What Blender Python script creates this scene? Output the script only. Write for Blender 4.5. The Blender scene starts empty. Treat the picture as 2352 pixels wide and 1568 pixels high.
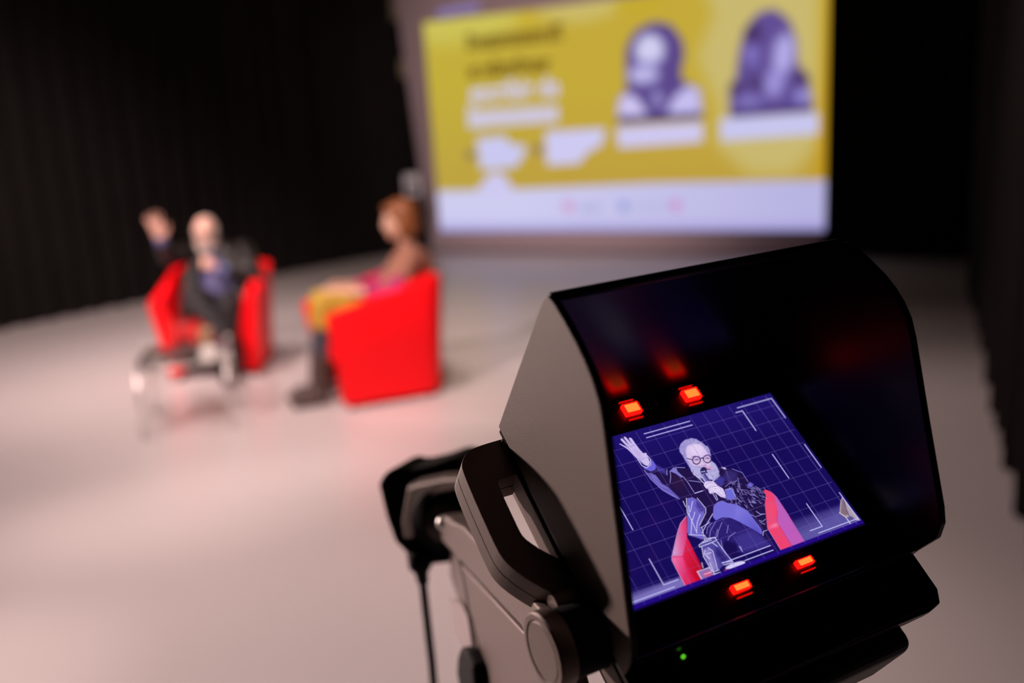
import bpy, bmesh, math, random
import numpy as np
from mathutils import Matrix, Vector
random.seed(7)
SC = bpy.context.scene
COL = SC.collection
PI = math.pi

# ------------------------------------------------------------------ camera
F = 2050.0                                   # focal length in photo pixels (2352 wide)
CX, CY, CAMH = 1176.0, 784.0, 1.52
W = np.array([[0.99837, -0.05707, 0.0], [-0.01217, -0.21292, 0.97699], [-0.05576, -0.9754, -0.21327]])
CAM = np.array([0, 0, CAMH])
cd = bpy.data.cameras.new('camera'); cam = bpy.data.objects.new('camera', cd); COL.objects.link(cam)
cd.sensor_width = 36; cd.lens = F * 36 / 2352
cd.clip_start = 0.02; cd.clip_end = 100
m = np.eye(4); m[:3, 0] = W[:, 0]; m[:3, 1] = -W[:, 1]; m[:3, 2] = -W[:, 2]; m[:3, 3] = CAM
cam.matrix_world = Matrix(m.tolist())
cd.dof.use_dof = True; cd.dof.focus_distance = 0.532; cd.dof.aperture_fstop = 2.9
SC.camera = cam

# ------------------------------------------------------------------ world, exposure, stage lamps
wd = bpy.data.worlds.new('world'); SC.world = wd; wd.use_nodes = True
wd.node_tree.nodes['Background'].inputs[0].default_value = (0.9, 0.75, 0.7, 1)
wd.node_tree.nodes['Background'].inputs[1].default_value = 0.006
vs = SC.view_settings
vs.view_transform = 'Standard'; vs.look = 'None'; vs.exposure = 0.0; vs.gamma = 1.0; vs.use_curve_mapping = False

def spot(name, loc, target, power, angle, blend=0.6, color=(1, 0.76, 0.70), size=0.12):
    l = bpy.data.lights.new(name, 'SPOT'); l.energy = power; l.color = color
    l.spot_size = math.radians(angle); l.spot_blend = blend; l.shadow_soft_size = size
    o = bpy.data.objects.new(name, l); COL.objects.link(o); o.location = loc
    o.rotation_euler = (Vector(target) - Vector(loc)).to_track_quat('-Z', 'Y').to_euler()
    return o
WARM = (1, 0.77, 0.715)
spot('stage_lamp_side', (-5.9, 4.9, 1.85), (-0.2, 0.6, 1.30), 1900, 34, 0.8, WARM, 0.22)
spot('stage_lamp_cross', (-6.4, 6.0, 3.6), (-1.4, 6.0, 0.9), 750, 26, 0.9, WARM)
spot('stage_lamp_front', (-3.2, 0.6, 4.4), (-1.75, 6.0, 0.5), 1500, 50, 0.8, WARM)
spot('stage_lamp_front_second', (-0.3, 1.6, 5.4), (-1.1, 5.8, 0.6), 1000, 40, 0.9, WARM)
spot('stage_lamp_near', (-3.2, 3.4, 5.6), (-1.0, 2.5, 0.0), 1450, 44, 1.0, WARM)
spot('stage_lamp_pool', (-3.4, 2.0, 5.6), (-1.85, 2.40, 0.0), 420, 14, 1.0, WARM)
spot('stage_lamp_back', (-1.5, 5.2, 5.0), (0.6, 12.4, 2.4), 950, 48, 0.8, WARM, 0.25)
spot('stage_lamp_left', (-3.0, 4.5, 6.0), (-4.0, 8.0, 0.0), 1450, 66, 1.0, WARM)
spot('stage_lamp_middle', (-1.5, 4.0, 6.0), (-0.8, 5.9, 0.0), 330, 70, 1.0, WARM)
spot('stage_lamp_right', (-1.5, 5.5, 6.0), (2.5, 3.2, 0.0), 580, 50, 1.0, WARM)

# ------------------------------------------------------------------ pixel helpers
def ray(px, py): return W @ np.array([(px - CX) / F, (py - CY) / F, 1.0])
def onfloor(px, py, z=0.0):
    d = ray(px, py); return CAM + d * (z - CAMH) / d[2]
def atY(px, py, Y):
    d = ray(px, py); return CAM + d * Y / d[1]
def onplane(px, py, p0, n):
    d = ray(px, py); p0 = np.asarray(p0, float); n = np.asarray(n, float)
    return CAM + d * ((p0 - CAM) @ n) / (d @ n)

# ------------------------------------------------------------------ materials
def srgb(c):
    c = np.asarray(c, float) / 255
    return np.where(c <= 0.04045, c / 12.92, ((c + 0.055) / 1.055) ** 2.4)
MATS = {}
def pm(name, col, rough=0.5, metal=0.0, spec=0.5, var=0.12, scale=40, bump=0.0, bscale=200, sheen=0.0):
    m = bpy.data.materials.new(name); m.use_nodes = True; MATS[name] = m
    nt = m.node_tree; b = nt.nodes['Principled BSDF']
    b.inputs['Roughness'].default_value = rough; b.inputs['Metallic'].default_value = metal
    b.inputs['Specular IOR Level'].default_value = spec
    if sheen: b.inputs['Sheen Weight'].default_value = sheen
    tc = nt.nodes.new('ShaderNodeTexCoord'); nz = nt.nodes.new('ShaderNodeTexNoise')
    nz.inputs['Scale'].default_value = scale; nz.inputs['Detail'].default_value = 4
    nt.links.new(tc.outputs['Object'], nz.inputs['Vector'])
    mx = nt.nodes.new('ShaderNodeMix'); mx.data_type = 'RGBA'
    c = np.asarray(col, float)
    mx.inputs['A'].default_value = (*np.clip(c * (1 - var), 0, 1), 1)
    mx.inputs['B'].default_value = (*np.clip(c * (1 + var), 0, 1), 1)
    nt.links.new(nz.outputs['Fac'], mx.inputs['Factor']); nt.links.new(mx.outputs['Result'], b.inputs['Base Color'])
    if bump:
        n2 = nt.nodes.new('ShaderNodeTexNoise'); n2.inputs['Scale'].default_value = bscale
        nt.links.new(tc.outputs['Object'], n2.inputs['Vector'])
        bp = nt.nodes.new('ShaderNodeBump'); bp.inputs['Strength'].default_value = bump; bp.inputs['Distance'].default_value = 0.002
        nt.links.new(n2.outputs['Fac'], bp.inputs['Height']); nt.links.new(bp.outputs['Normal'], b.inputs['Normal'])
    return m
def em(name, col, strength=1.0, attr=None):
    m = bpy.data.materials.new(name); m.use_nodes = True; MATS[name] = m
    nt = m.node_tree; nt.nodes.clear()
    o = nt.nodes.new('ShaderNodeOutputMaterial'); e = nt.nodes.new('ShaderNodeEmission')
    e.inputs['Strength'].default_value = strength
    if attr:
        a = nt.nodes.new('ShaderNodeVertexColor'); a.layer_name = attr
        nt.links.new(a.outputs['Color'], e.inputs['Color'])
    else: e.inputs['Color'].default_value = (*col, 1)
    nt.links.new(e.outputs[0], o.inputs[0])
    return m
def glassy(name, tint=(0.9, 0.9, 0.92), gloss=0.12):
    m = bpy.data.materials.new(name); m.use_nodes = True; MATS[name] = m
    nt = m.node_tree; nt.nodes.clear()
    o = nt.nodes.new('ShaderNodeOutputMaterial'); mx = nt.nodes.new('ShaderNodeMixShader')
    t = nt.nodes.new('ShaderNodeBsdfTransparent'); t.inputs[0].default_value = (*tint, 1)
    g = nt.nodes.new('ShaderNodeBsdfGlossy'); g.inputs['Roughness'].default_value = 0.06
    lw = nt.nodes.new('ShaderNodeLayerWeight'); lw.inputs['Blend'].default_value = 0.12
    ad = nt.nodes.new('ShaderNodeMath'); ad.operation = 'ADD'; ad.inputs[1].default_value = gloss
    nt.links.new(lw.outputs['Facing'], ad.inputs[0]); nt.links.new(ad.outputs[0], mx.inputs[0])
    nt.links.new(t.outputs[0], mx.inputs[1]); nt.links.new(g.outputs[0], mx.inputs[2]); nt.links.new(mx.outputs[0], o.inputs[0])
    return m

pm('floor', (0.60, 0.535, 0.540), 0.34, spec=0.5, var=0.05, scale=0.9)
pm('curtain', (0.014, 0.012, 0.0115), 0.9, spec=0.1, var=0.25, scale=3)
pm('wallblack', (0.012, 0.011, 0.011), 0.9, spec=0.1)
pm('screen_cloth', (0.52, 0.40, 0.44), 0.8, spec=0.2, var=0.04)
pm('red_vinyl', (0.90, 0.003, 0.008), 0.5, spec=0.22, var=0.05, scale=8)
pm('plinth', (0.02, 0.017, 0.017), 0.6)
pm('skin', (0.72, 0.40, 0.32), 0.5, var=0.06)
pm('skin_light', (0.62, 0.36, 0.26), 0.5, var=0.06)
pm('leather', (0.012, 0.009, 0.009), 0.42, spec=0.35, var=0.3, scale=30, bump=0.3, bscale=40)
pm('sweater', (0.13, 0.12, 0.27), 0.9, var=0.15, scale=60)
pm('trousers', (0.012, 0.009, 0.012), 0.8, var=0.2)
pm('denim', (0.10, 0.12, 0.28), 0.85)
pm('grey_hair', (0.58, 0.50, 0.46), 0.75, var=0.35, scale=70, bump=0.6, bscale=120)
pm('ginger_hair', (0.20, 0.062, 0.016), 0.5, var=0.35, scale=50, bump=0.6, bscale=90)
pm('cardigan', (0.27, 0.115, 0.075), 0.9, var=0.12, scale=60)
pm('magenta', (0.36, 0.012, 0.10), 0.8)
pm('mustard', (0.42, 0.26, 0.025), 0.85)
pm('tights', (0.035, 0.032, 0.05), 0.8)
pm('boot', (0.05, 0.027, 0.022), 0.4)
pm('black_plastic', (0.012, 0.011, 0.012), 0.5, spec=0.4)
pm('inner_black', (0.003, 0.0028, 0.003), 0.30, spec=0.20)
pm('hood_shell', (0.24, 0.178, 0.160), 0.55, spec=0.35, var=0.10, scale=900, bump=0.25, bscale=2500)
pm('arm_metal', (0.27, 0.205, 0.185), 0.42, metal=0.35, var=0.10, scale=500, bump=0.1, bscale=1800)
pm('rubber', (0.006, 0.0055, 0.006), 0.75, spec=0.2)
pm('chrome', (0.8, 0.78, 0.76), 0.38, metal=1.0, var=0.02)
pm('joint_metal', (0.10, 0.078, 0.07), 0.45, metal=0.3)
pm('label_paper', (0.62, 0.50, 0.50), 0.7, var=0.03)
pm('porcelain', (0.8, 0.76, 0.72), 0.25, var=0.03)
pm('juice', (0.85, 0.58, 0.30), 0.25, var=0.03)
pm('book_black', (0.015, 0.013, 0.014), 0.6)
pm('pale_case', (0.75, 0.74, 0.80), 0.6)
pm('spill_tint', (0.30, 0.27, 0.16), 0.6)
pm('lens_dark', (0.01, 0.01, 0.012), 0.15)
pm('lip', (0.5, 0.18, 0.15), 0.5)
glassy('glass', (0.95, 0.95, 0.96), 0.10); glassy('table_glass', (0.80, 0.76, 0.75), 0.06)
em('led_red', (1.0, 0.0012, 0.0006), 9.0)
em('led_core', (1.0, 0.20, 0.03), 1.5)
em('glint_red', (0.75, 0.003, 0.001), 0.9)
em('led_green', (0.10, 0.55, 0.02), 1.0)
em('lcd_picture', None, 1.0, 'pic')
em('slide_picture', None, 1.0, 'pic')

# ------------------------------------------------------------------ mesh helpers
def link(o, parent=None):
    COL.objects.link(o)
    if parent is not None: o.parent = parent
    return o
def mesh(name, verts, faces, mat, parent=None, smooth=False):
    me = bpy.data.meshes.new(name); me.from_pydata([tuple(map(float, v)) for v in verts], [], [tuple(f) for f in faces])
    bm = bmesh.new(); bm.from_mesh(me); bmesh.ops.recalc_face_normals(bm, faces=bm.faces); bm.to_mesh(me); bm.free()
    me.materials.append(MATS[mat])
    if smooth: me.polygons.foreach_set('use_smooth', [True] * len(me.polygons))
    return link(bpy.data.objects.new(name, me), parent)
def frombm(name, bm, mat, parent=None, smooth=False):
    me = bpy.data.meshes.new(name); bmesh.ops.recalc_face_normals(bm, faces=bm.faces); bm.to_mesh(me); bm.free()
    me.materials.append(MATS[mat])
    if smooth: me.polygons.foreach_set('use_smooth', [True] * len(me.polygons))
    return link(bpy.data.objects.new(name, me), parent)
def bevel(bm, w, seg=2, edges=None):
    bmesh.ops.bevel(bm, geom=list(edges or bm.edges), offset=w, segments=seg, profile=0.5, affect='EDGES', clamp_overlap=True)
def rbox(name, lo, hi, mat, parent=None, bev=0.003, seg=2):
    bm = bmesh.new(); bmesh.ops.create_cube(bm, size=1)
    lo = np.array(lo, float); hi = np.array(hi, float)
    for v in bm.verts: v.co = Vector((lo + hi) / 2 + (hi - lo) * np.array(v.co))
    if bev: bevel(bm, bev, seg)
    return frombm(name, bm, mat, parent)
def prism(name, a, b, mat, parent=None, bev=0.0, seg=2):
    """a, b: matching 3D outlines of the two end faces"""
    n = len(a); bm = bmesh.new()
    va = [bm.verts.new(tuple(map(float, p))) for p in a]; vb = [bm.verts.new(tuple(map(float, p))) for p in b]
    bm.faces.new(va); bm.faces.new(vb[::-1])
    for i in range(n): bm.faces.new((va[i], vb[i], vb[(i + 1) % n], va[(i + 1) % n]))
    bmesh.ops.recalc_face_normals(bm, faces=bm.faces)
    if bev: bevel(bm, bev, seg, [e for e in bm.edges])
    return frombm(name, bm, mat, parent)
def frame_of(d):
    d = np.asarray(d, float); d = d / np.linalg.norm(d)
    u = np.cross(d, [0, 0, 1.0])
    if np.linalg.norm(u) < 1e-4: u = np.array([1.0, 0, 0])
    u /= np.linalg.norm(u); return u, np.cross(d, u), d
def add_tube(bm, pts, rad, seg=14, caps=True):
    pts = [np.asarray(p, float) for p in pts]; n = len(pts)
    rad = rad if hasattr(rad, '__len__') else [rad] * n
    rings = []
    u0 = None
    for i, p in enumerate(pts):
        d = pts[min(i + 1, n - 1)] - pts[max(i - 1, 0)]
        if np.linalg.norm(d) < 1e-9: d = pts[-1] - pts[0]
        d = d / np.linalg.norm(d)
        if u0 is None: u, v, _ = frame_of(d)
        else:
            u = u0 - (u0 @ d) * d; u /= np.linalg.norm(u); v = np.cross(d, u)
        u0 = u
        rings.append([bm.verts.new(tuple(p + rad[i] * (math.cos(t) * u + math.sin(t) * v))) for t in np.linspace(0, 2 * PI, seg, endpoint=False)])
    for a, b in zip(rings, rings[1:]):
        for k in range(seg): bm.faces.new((a[k], a[(k + 1) % seg], b[(k + 1) % seg], b[k]))
    if caps: bm.faces.new(rings[0][::-1]); bm.faces.new(rings[-1])
def tube(name, pts, rad, mat, parent=None, seg=14, smooth=True):
    bm = bmesh.new(); add_tube(bm, pts, rad, seg); return frombm(name, bm, mat, parent, smooth)
def lathe(name, prof, mat, parent=None, seg=24, axis='z', origin=(0, 0, 0)):
    """prof: list of (r, h)"""
    bm = bmesh.new(); rings = []
    for r, h in prof:
        ring = []
        for t in np.linspace(0, 2 * PI, seg, endpoint=False):
            a, b = r * math.cos(t), r * math.sin(t)
            p = {'z': (a, b, h), 'x': (h, a, b), 'y': (a, h, b)}[axis]
            ring.append(bm.verts.new((p[0] + origin[0], p[1] + origin[1], p[2] + origin[2])))
        rings.append(ring)
    for a, b in zip(rings, rings[1:]):
        for k in range(seg): bm.faces.new((a[k], a[(k + 1) % seg], b[(k + 1) % seg], b[k]))
    if prof[0][0] > 1e-6: bm.faces.new(rings[0])
    if prof[-1][0] > 1e-6: bm.faces.new(rings[-1])
    bmesh.ops.remove_doubles(bm, verts=bm.verts, dist=1e-6)
    o = frombm(name, bm, mat, parent, True)
    try: o.data.set_sharp_from_angle(angle=math.radians(35))
    except Exception: pass
    return o
def empty(name, loc=(0, 0, 0), label=None, cat=None, group=None, rotz=0):
    o = bpy.data.objects.new(name, None); o.empty_display_size = 0.1; COL.objects.link(o)
    o.location = tuple(map(float, loc)); o.rotation_euler = (0, 0, rotz)
    return tag(o, label, cat, group)
def tag(o, label=None, cat=None, group=None, kind=None):
    if label: o['label'] = label
    if cat: o['category'] = cat
    if group: o['group'] = group
    if kind: o['kind'] = kind
    return o
def struct(o): o['kind'] = 'structure'; return o

# ------------------------------------------------------------------ painter for the flat pictures on the two screens
class Canvas:
    def __init__(s, x0, y0, x1, y1, k):
        s.x0, s.y0, s.k = x0, y0, k
        s.w = int((x1 - x0) * k); s.h = int((y1 - y0) * k)
        s.a = np.zeros((s.h, s.w, 3), np.float32)
        s.X, s.Y = np.meshgrid(x0 + (np.arange(s.w) + .5) / k, y0 + (np.arange(s.h) + .5) / k)
    def blend(s, mask, col):
        col = np.asarray(col, np.float32); s.a += mask[..., None] * (col - s.a)
    def polymask(s, pts, soft=0.0):
        pts = (np.array(pts, float) - [s.x0, s.y0]) * s.k
        ss = 2; mask = np.zeros((s.h, s.w), np.float32)
        ylo = max(0, int(pts[:, 1].min())); yhi = min(s.h, int(pts[:, 1].max()) + 2)
        for r in range(ylo, yhi):
            for q in range(ss):
                y = r + (q + .5) / ss; xs = []
                for (xa, ya), (xb, yb) in zip(pts, np.roll(pts, -1, 0)):
                    if (ya <= y) != (yb <= y): xs.append(xa + (y - ya) / (yb - ya) * (xb - xa))
                xs.sort()
                for a, b in zip(xs[::2], xs[1::2]):
                    a = min(max(a, 0), s.w); b = min(max(b, 0), s.w)
                    ia, ib = int(a), int(b)
                    if ia == ib:
                        if ia < s.w: mask[r, ia] += (b - a) / ss
                    else:
                        mask[r, ia] += (ia + 1 - a) / ss; mask[r, ia + 1:ib] += 1 / ss
                        if ib < s.w: mask[r, ib] += (b - ib) / ss
        return s.blur(mask, soft) if soft else mask
    def blur(s, mask, rad):
        r = max(1, int(rad * s.k)); kern = np.exp(-0.5 * (np.arange(-2 * r, 2 * r + 1) / r) ** 2); kern /= kern.sum()
        ys = np.where(mask.any(1))[0]; xs = np.where(mask.any(0))[0]
        if len(ys) == 0: return mask
        a0, a1 = max(0, ys[0] - 2 * r), min(s.h, ys[-1] + 2 * r + 1); b0, b1 = max(0, xs[0] - 2 * r), min(s.w, xs[-1] + 2 * r + 1)
        sub = np.pad(mask[a0:a1, b0:b1], 2 * r)
        sub = sum(kern[i] * sub[i:i + sub.shape[0] - 4 * r] for i in range(4 * r + 1))
        sub = sum(kern[i] * sub[:, i:i + sub.shape[1] - 4 * r] for i in range(4 * r + 1))
        out = np.zeros_like(mask); out[a0:a1, b0:b1] = sub; return out
    def poly(s, pts, col, soft=0.0, op=1.0): s.blend(s.polymask(pts, soft) * op, col)
    def grad(s, pts, p0, c0, p1, c1, soft=0.0, op=1.0):
        mk = s.polymask(pts, soft) * op; p0 = np.array(p0, float); d = np.array(p1, float) - p0
        t = np.clip(((s.X - p0[0]) * d[0] + (s.Y - p0[1]) * d[1]) / (d @ d), 0, 1)[..., None]
        col = np.asarray(c0, np.float32) * (1 - t) + np.asarray(c1, np.float32) * t
        s.a += mk[..., None] * (col - s.a)
    def ell(s, c, rx, ry, ang, col, soft=0.0, op=1.0):
        t = np.linspace(0, 2 * PI, 40, endpoint=False); ca, sa = math.cos(ang), math.sin(ang)
        s.poly([(c[0] + rx * math.cos(q) * ca - ry * math.sin(q) * sa, c[1] + rx * math.cos(q) * sa + ry * math.sin(q) * ca) for q in t], col, soft, op)
    def stroke(s, pts, wd, col, op=1.0, soft=0.5):
        pts = np.array(pts, float); pad = wd + soft + 1
        i0 = max(0, int((pts[:, 0].min() - pad - s.x0) * s.k)); i1 = min(s.w, int((pts[:, 0].max() + pad - s.x0) * s.k) + 1)
        j0 = max(0, int((pts[:, 1].min() - pad - s.y0) * s.k)); j1 = min(s.h, int((pts[:, 1].max() + pad - s.y0) * s.k) + 1)
        if i1 <= i0 or j1 <= j0: return
        X = s.X[j0:j1, i0:i1]; Y = s.Y[j0:j1, i0:i1]; D = np.full(X.shape, 1e9)
        for a, b in zip(pts, pts[1:]):
            d = b - a; L = d @ d + 1e-9
            t = np.clip(((X - a[0]) * d[0] + (Y - a[1]) * d[1]) / L, 0, 1)
            D = np.minimum(D, np.hypot(X - a[0] - t * d[0], Y - a[1] - t * d[1]))
        mk = np.clip((wd / 2 + soft / 2 - D) / soft, 0, 1).astype(np.float32) * op
        s.a[j0:j1, i0:i1] += mk[..., None] * (np.asarray(col, np.float32) - s.a[j0:j1, i0:i1])
    def sample(s, px, py):
        x = np.clip((px - s.x0) * s.k - .5, 0, s.w - 1.001); y = np.clip((py - s.y0) * s.k - .5, 0, s.h - 1.001)
        i = x.astype(int); j = y.astype(int); fx = (x - i)[:, None]; fy = (y - j)[:, None]
        return (s.a[j, i] * (1 - fx) + s.a[j, i + 1] * fx) * (1 - fy) + (s.a[j + 1, i] * (1 - fx) + s.a[j + 1, i + 1] * fx) * fy

def picture_mesh(name, P, cols, nx, ny, mat, parent):
    """flat grid of ny*nx points P (N,3) with a colour per point (sRGB 0-255)"""
    idx = np.arange(nx * ny).reshape(ny, nx)
    q = np.stack([idx[:-1, :-1], idx[1:, :-1], idx[1:, 1:], idx[:-1, 1:]], -1).reshape(-1)
    me = bpy.data.meshes.new(name); nf = (nx - 1) * (ny - 1)
    me.vertices.add(nx * ny); me.vertices.foreach_set('co', P.astype(np.float32).ravel())
    me.loops.add(nf * 4); me.loops.foreach_set('vertex_index', q.astype(np.int32))
    me.polygons.add(nf); me.polygons.foreach_set('loop_start', np.arange(0, nf * 4, 4, dtype=np.int32))
    me.update(calc_edges=True)
    a = me.color_attributes.new('pic', 'FLOAT_COLOR', 'POINT')
    a.data.foreach_set('color', np.hstack([srgb(cols), np.ones((len(cols), 1))]).astype(np.float32).ravel())
    me.materials.append(MATS[mat]); me.validate()
    return link(bpy.data.objects.new(name, me), parent)

# ------------------------------------------------------------------ the room
struct(mesh('floor', [(-9, -3, 0), (8, -3, 0), (8, 17, 0), (-9, 17, 0)], [(0, 1, 2, 3)], 'floor'))
H0 = 6.4
for nm, a, b in (('wall_back', (-9, 17), (8, 17)), ('wall_left', (-9, -3), (-9, 17)), ('wall_right', (8, -3), (8, 17)), ('wall_front', (-9, -3), (8, -3))):
    struct(mesh(nm, [(*a, 0), (*b, 0), (*b, H0), (*a, H0)], [(0, 1, 2, 3)], 'wallblack'))
struct(mesh('ceiling', [(-9, -3, H0), (8, -3, H0), (8, 17, H0), (-9, 17, H0)], [(0, 1, 2, 3)], 'wallblack'))

def curtain(name, path, top, label, pitch=0.28, amp=0.06):
    path = np.array(path, float); seg = np.linalg.norm(np.diff(path, axis=0), axis=1); L = np.r_[0, np.cumsum(seg)]
    n = int(L[-1] / pitch * 8); s = np.linspace(0, L[-1], n)
    x = np.interp(s, L, path[:, 0]); y = np.interp(s, L, path[:, 1])
    tx = np.gradient(x, s); ty = np.gradient(y, s)
    V = []; Fc = []; zs = [0.012, 0.5, top * .5, top]
    for z in zs:
        a = amp * (1.0 + 0.25 * np.sin(s * 1.7)) * (1 if z < 1 else 0.85)
        w = a * np.sin(2 * PI * s / pitch + 1.3 * np.sin(s * 0.9)) + 0.015 * np.sin(s * 13.1)
        V += [(x[i] - ty[i] * w[i], y[i] + tx[i] * w[i], z) for i in range(n)]
    for r in range(len(zs) - 1):
        for i in range(n - 1): Fc.append((r * n + i, r * n + i + 1, (r + 1) * n + i + 1, (r + 1) * n + i))
    return tag(mesh(name, V, Fc, 'curtain', None, True), label, 'curtain', 'black stage drapes')
curtain('stage_curtain', [(-8.2, 3.6), (-5.15, 8.86), (-3.3, 11.8), (-2.2, 13.3), (-1.2, 14.35)], 6.2, 'long black pleated drape along the left behind the seated man')
curtain('stage_curtain', [(-1.5, 14.75), (4.0, 11.45), (7.6, 9.0)], 6.2, 'black drape hanging behind and right of the projection screen')
curtain('stage_curtain', [(4.62, 8.75), (3.45, 6.35), (2.85, 5.05), (2.16, 3.62), (1.80, 2.85), (1.62, 2.45)], 6.2, 'near black drape at the right edge of the picture')

# ------------------------------------------------------------------ projection screen
SL = np.array([-1.16, 13.84, 0]); SR = np.array([3.86, 10.90, 0])
sdir = (SR - SL) / np.linalg.norm(SR - SL); snor = np.array([sdir[1], -sdir[0], 0])
if snor @ (CAM - SL) < 0: snor = -snor
def scr(px, py, off=0.0): return onplane(px, py, SL + snor * off, snor)
root = empty('projection_screen', SL, 'large projection screen showing a yellow slide with two portraits', 'screen')
def rel(p, o): return np.asarray(p, float) - np.array(o.location)
wS = np.linalg.norm(SR - SL)
def sp(u, z, off): return sdir * u + np.array([0, 0, z]) + snor * off
lean = 0.10
tlp = rel(scr(884, -170), root)
pa = [sp(0.0, 0.03, 0), sp(wS, 0.03, 0), sp(wS, float(tlp[2]), 0), tlp]
pb = [p - snor * 0.05 for p in pa]
prism('screen_panel', pa, pb, 'screen_cloth', root)
prism('bottom_batten', [sp(0, 0.03, .012), sp(wS, 0.03, .012), sp(wS, 0.075, .012), sp(0, 0.075, .012)], [sp(0, 0.03, .001), sp(wS, 0.03, .001), sp(wS, 0.075, .001), sp(0, 0.075, .001)], 'screen_cloth', root)
for z0, dz in ((2.62, .26), (3.45, .34)):  # added blocks, tinted to stand for projector light spilling past the screen edge
    e_ = -.10 - .11 * (z0 - 1)
    a = [sp(e_ - .05, z0, .02), sp(e_ + .05, z0, .02), sp(e_ + .05, z0 + dz, .02), sp(e_ - .05, z0 + dz, .02)]
    prism('spill_block', a, [p - snor * .10 for p in a], 'spill_tint', root, .008)

def paint_slide():
    c = Canvas(955, -75, 1920, 545, 0.5)
    c.a[:] = (196, 172, 58)
    full = [(900, -100), (1960, -100), (1960, 600), (900, 600)]
    c.grad(full, (960, 300), (193, 180, 66), (1300, 300), (196, 168, 62), op=1)
    c.grad(full, (1200, 200), (196, 170, 56), (1200, 440), (186, 150, 66), op=.55)
    c.ell((1040, 40), 170, 60, -.1, (206, 196, 92), 20, .9)
    c.ell((1210, 10), 18, 60, 0.1, (200, 172, 48), 8, .8)
    c.ell((1330, -20), 120, 70, -.1, (204, 188, 112), 12, .9)
    c.poly([(1590, -80), (1640, 30), (1600, 130), (1650, 250), (1640, 330), (1720, 400), (1820, 400), (1880, 330), (1880, -80)], (202, 186, 118), 14, .9)
    c.ell((1470, 0), 60, 36, -.2, (196, 170, 46), 10, .8)
    c.poly([(1870, 430), (1885, 200), (1900, -80), (1930, -80), (1930, 430)], (196, 150, 26), 6, .8)
    # bars of white caption under each portrait
    c.poly([(1416, 292), (1614, 280), (1614, 326), (1420, 340)], (206, 200, 240), 2)
    c.poly([(1654, 272), (1880, 258), (1880, 308), (1656, 324)], (200, 198, 238), 2)
    # first portrait
    c.poly([(1437, 165), (1438, 110), (1460, 70), (1500, 50), (1540, 56), (1566, 90), (1572, 125), (1564, 160), (1566, 185), (1608, 205), (1612, 268), (1420, 276), (1420, 230), (1440, 205)], (92, 72, 138), 3)
    c.ell((1492, 115), 34, 38, 0.2, (208, 206, 240), 6); c.ell((1478, 172), 36, 22, 0, (190, 184, 232), 6)
    c.ell((1500, 195), 26, 8, -.2, (104, 88, 160), 5, .9); c.ell((1488, 145), 40, 6, -.05, (140, 128, 200), 4, .7)
    c.poly([(1418, 268), (1422, 225), (1445, 212), (1470, 232), (1490, 268)], (206, 196, 240), 4)
    c.poly([(1530, 268), (1545, 225), (1580, 195), (1608, 205), (1612, 264)], (198, 190, 238), 4)
    c.poly([(1494, 215), (1515, 205), (1526, 240), (1508, 250)], (150, 140, 200), 4)
    c.poly([(1420, 270), (1612, 258), (1612, 272), (1420, 284)], (70, 60, 120), 2)
    # second portrait
    c.poly([(1676, 258), (1676, 218), (1690, 180), (1698, 120), (1710, 70), (1740, 30), (1778, 20), (1812, 45), (1828, 90), (1832, 150), (1856, 190), (1866, 250)], (98, 78, 148), 4)
    c.ell((1730, 78), 16, 26, .3, (70, 48, 96), 6); c.ell((1800, 125), 24, 50, .15, (180, 172, 232), 8); c.ell((1726, 125), 16, 26, 0, (128, 114, 192), 7)
    c.ell((1778, 190), 22, 34, .2, (160, 150, 218), 8); c.ell((1735, 190), 18, 14, .4, (74, 56, 104), 6); c.ell((1842, 180), 14, 22, -.4, (72, 52, 100), 6)
    c.ell((1690, 203), 14, 14, 0, (70, 48, 90), 6); c.ell((1720, 232), 30, 14, 0, (140, 128, 200), 7, .8); c.ell((1844, 220), 18, 18, 0, (152, 144, 214), 6)
    c.poly([(1676, 254), (1866, 240), (1866, 256), (1678, 270)], (80, 64, 128), 3)
    # illegible heading lines: strokes of letter height
    rng = np.random.RandomState(3)
    def words(p0, p1, hgt, col, asc, wd=7.5, step=11):
        p0 = np.array(p0, float); p1 = np.array(p1, float); L = np.linalg.norm(p1 - p0); n = int(L / step); d = (p1 - p0) / L
        for i in range(n + 1):
            q = p0 + d * i * step; t = i / n
            if any(a <= t <= b for a, b in asc.get('gap', [])): continue
            h = hgt * (1.5 if any(a <= t <= b for a, b in asc.get('up', [])) else 1.0)
            c.stroke([q, q + np.array([-.03 * h, -h])], wd, col)
            if rng.rand() < .75: c.stroke([q + [0, -h * .9], q + d * step + [0, -h * .9]], wd * .7, col)
            if rng.rand() < .5: c.stroke([q + [0, -1], q + d * step + [0, -1]], wd * .7, col)
    words((1076, 114), (1284, 90), 24, (96, 70, 20), {'up': [(0, .02), (.93, 1)]}, 6)
    words((1080, 178), (1258, 160), 22, (98, 72, 22), {'up': [(.28, .36), (.6, .65)], 'gap': [(.10, .17)]}, 6)
    words((1080, 290), (1284, 276), 30, (208, 204, 240), {'up': [(0, .03)]}, 9, 11)
    # two small notes with dark pictograms
    c.poly([(1094, 318), (1160, 312), (1172, 330), (1208, 334), (1204, 356), (1184, 384), (1104, 390)], (202, 200, 240), 2)
    c.poly([(1252, 302), (1390, 294), (1384, 332), (1350, 350), (1330, 376), (1256, 380)], (206, 202, 242), 2)
    c.ell((1082, 356), 10, 10, 0, (120, 105, 100), 2); c.ell((1236, 344), 10, 12, 0, (130, 110, 110), 2)
    # white footer with three faint logos
    c.grad([(900, 440), (1140, 436), (1500, 420), (1960, 412), (1960, 600), (900, 600)], (1200, 440), (206, 204, 240), (1850, 480), (184, 180, 226), 1)
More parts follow.
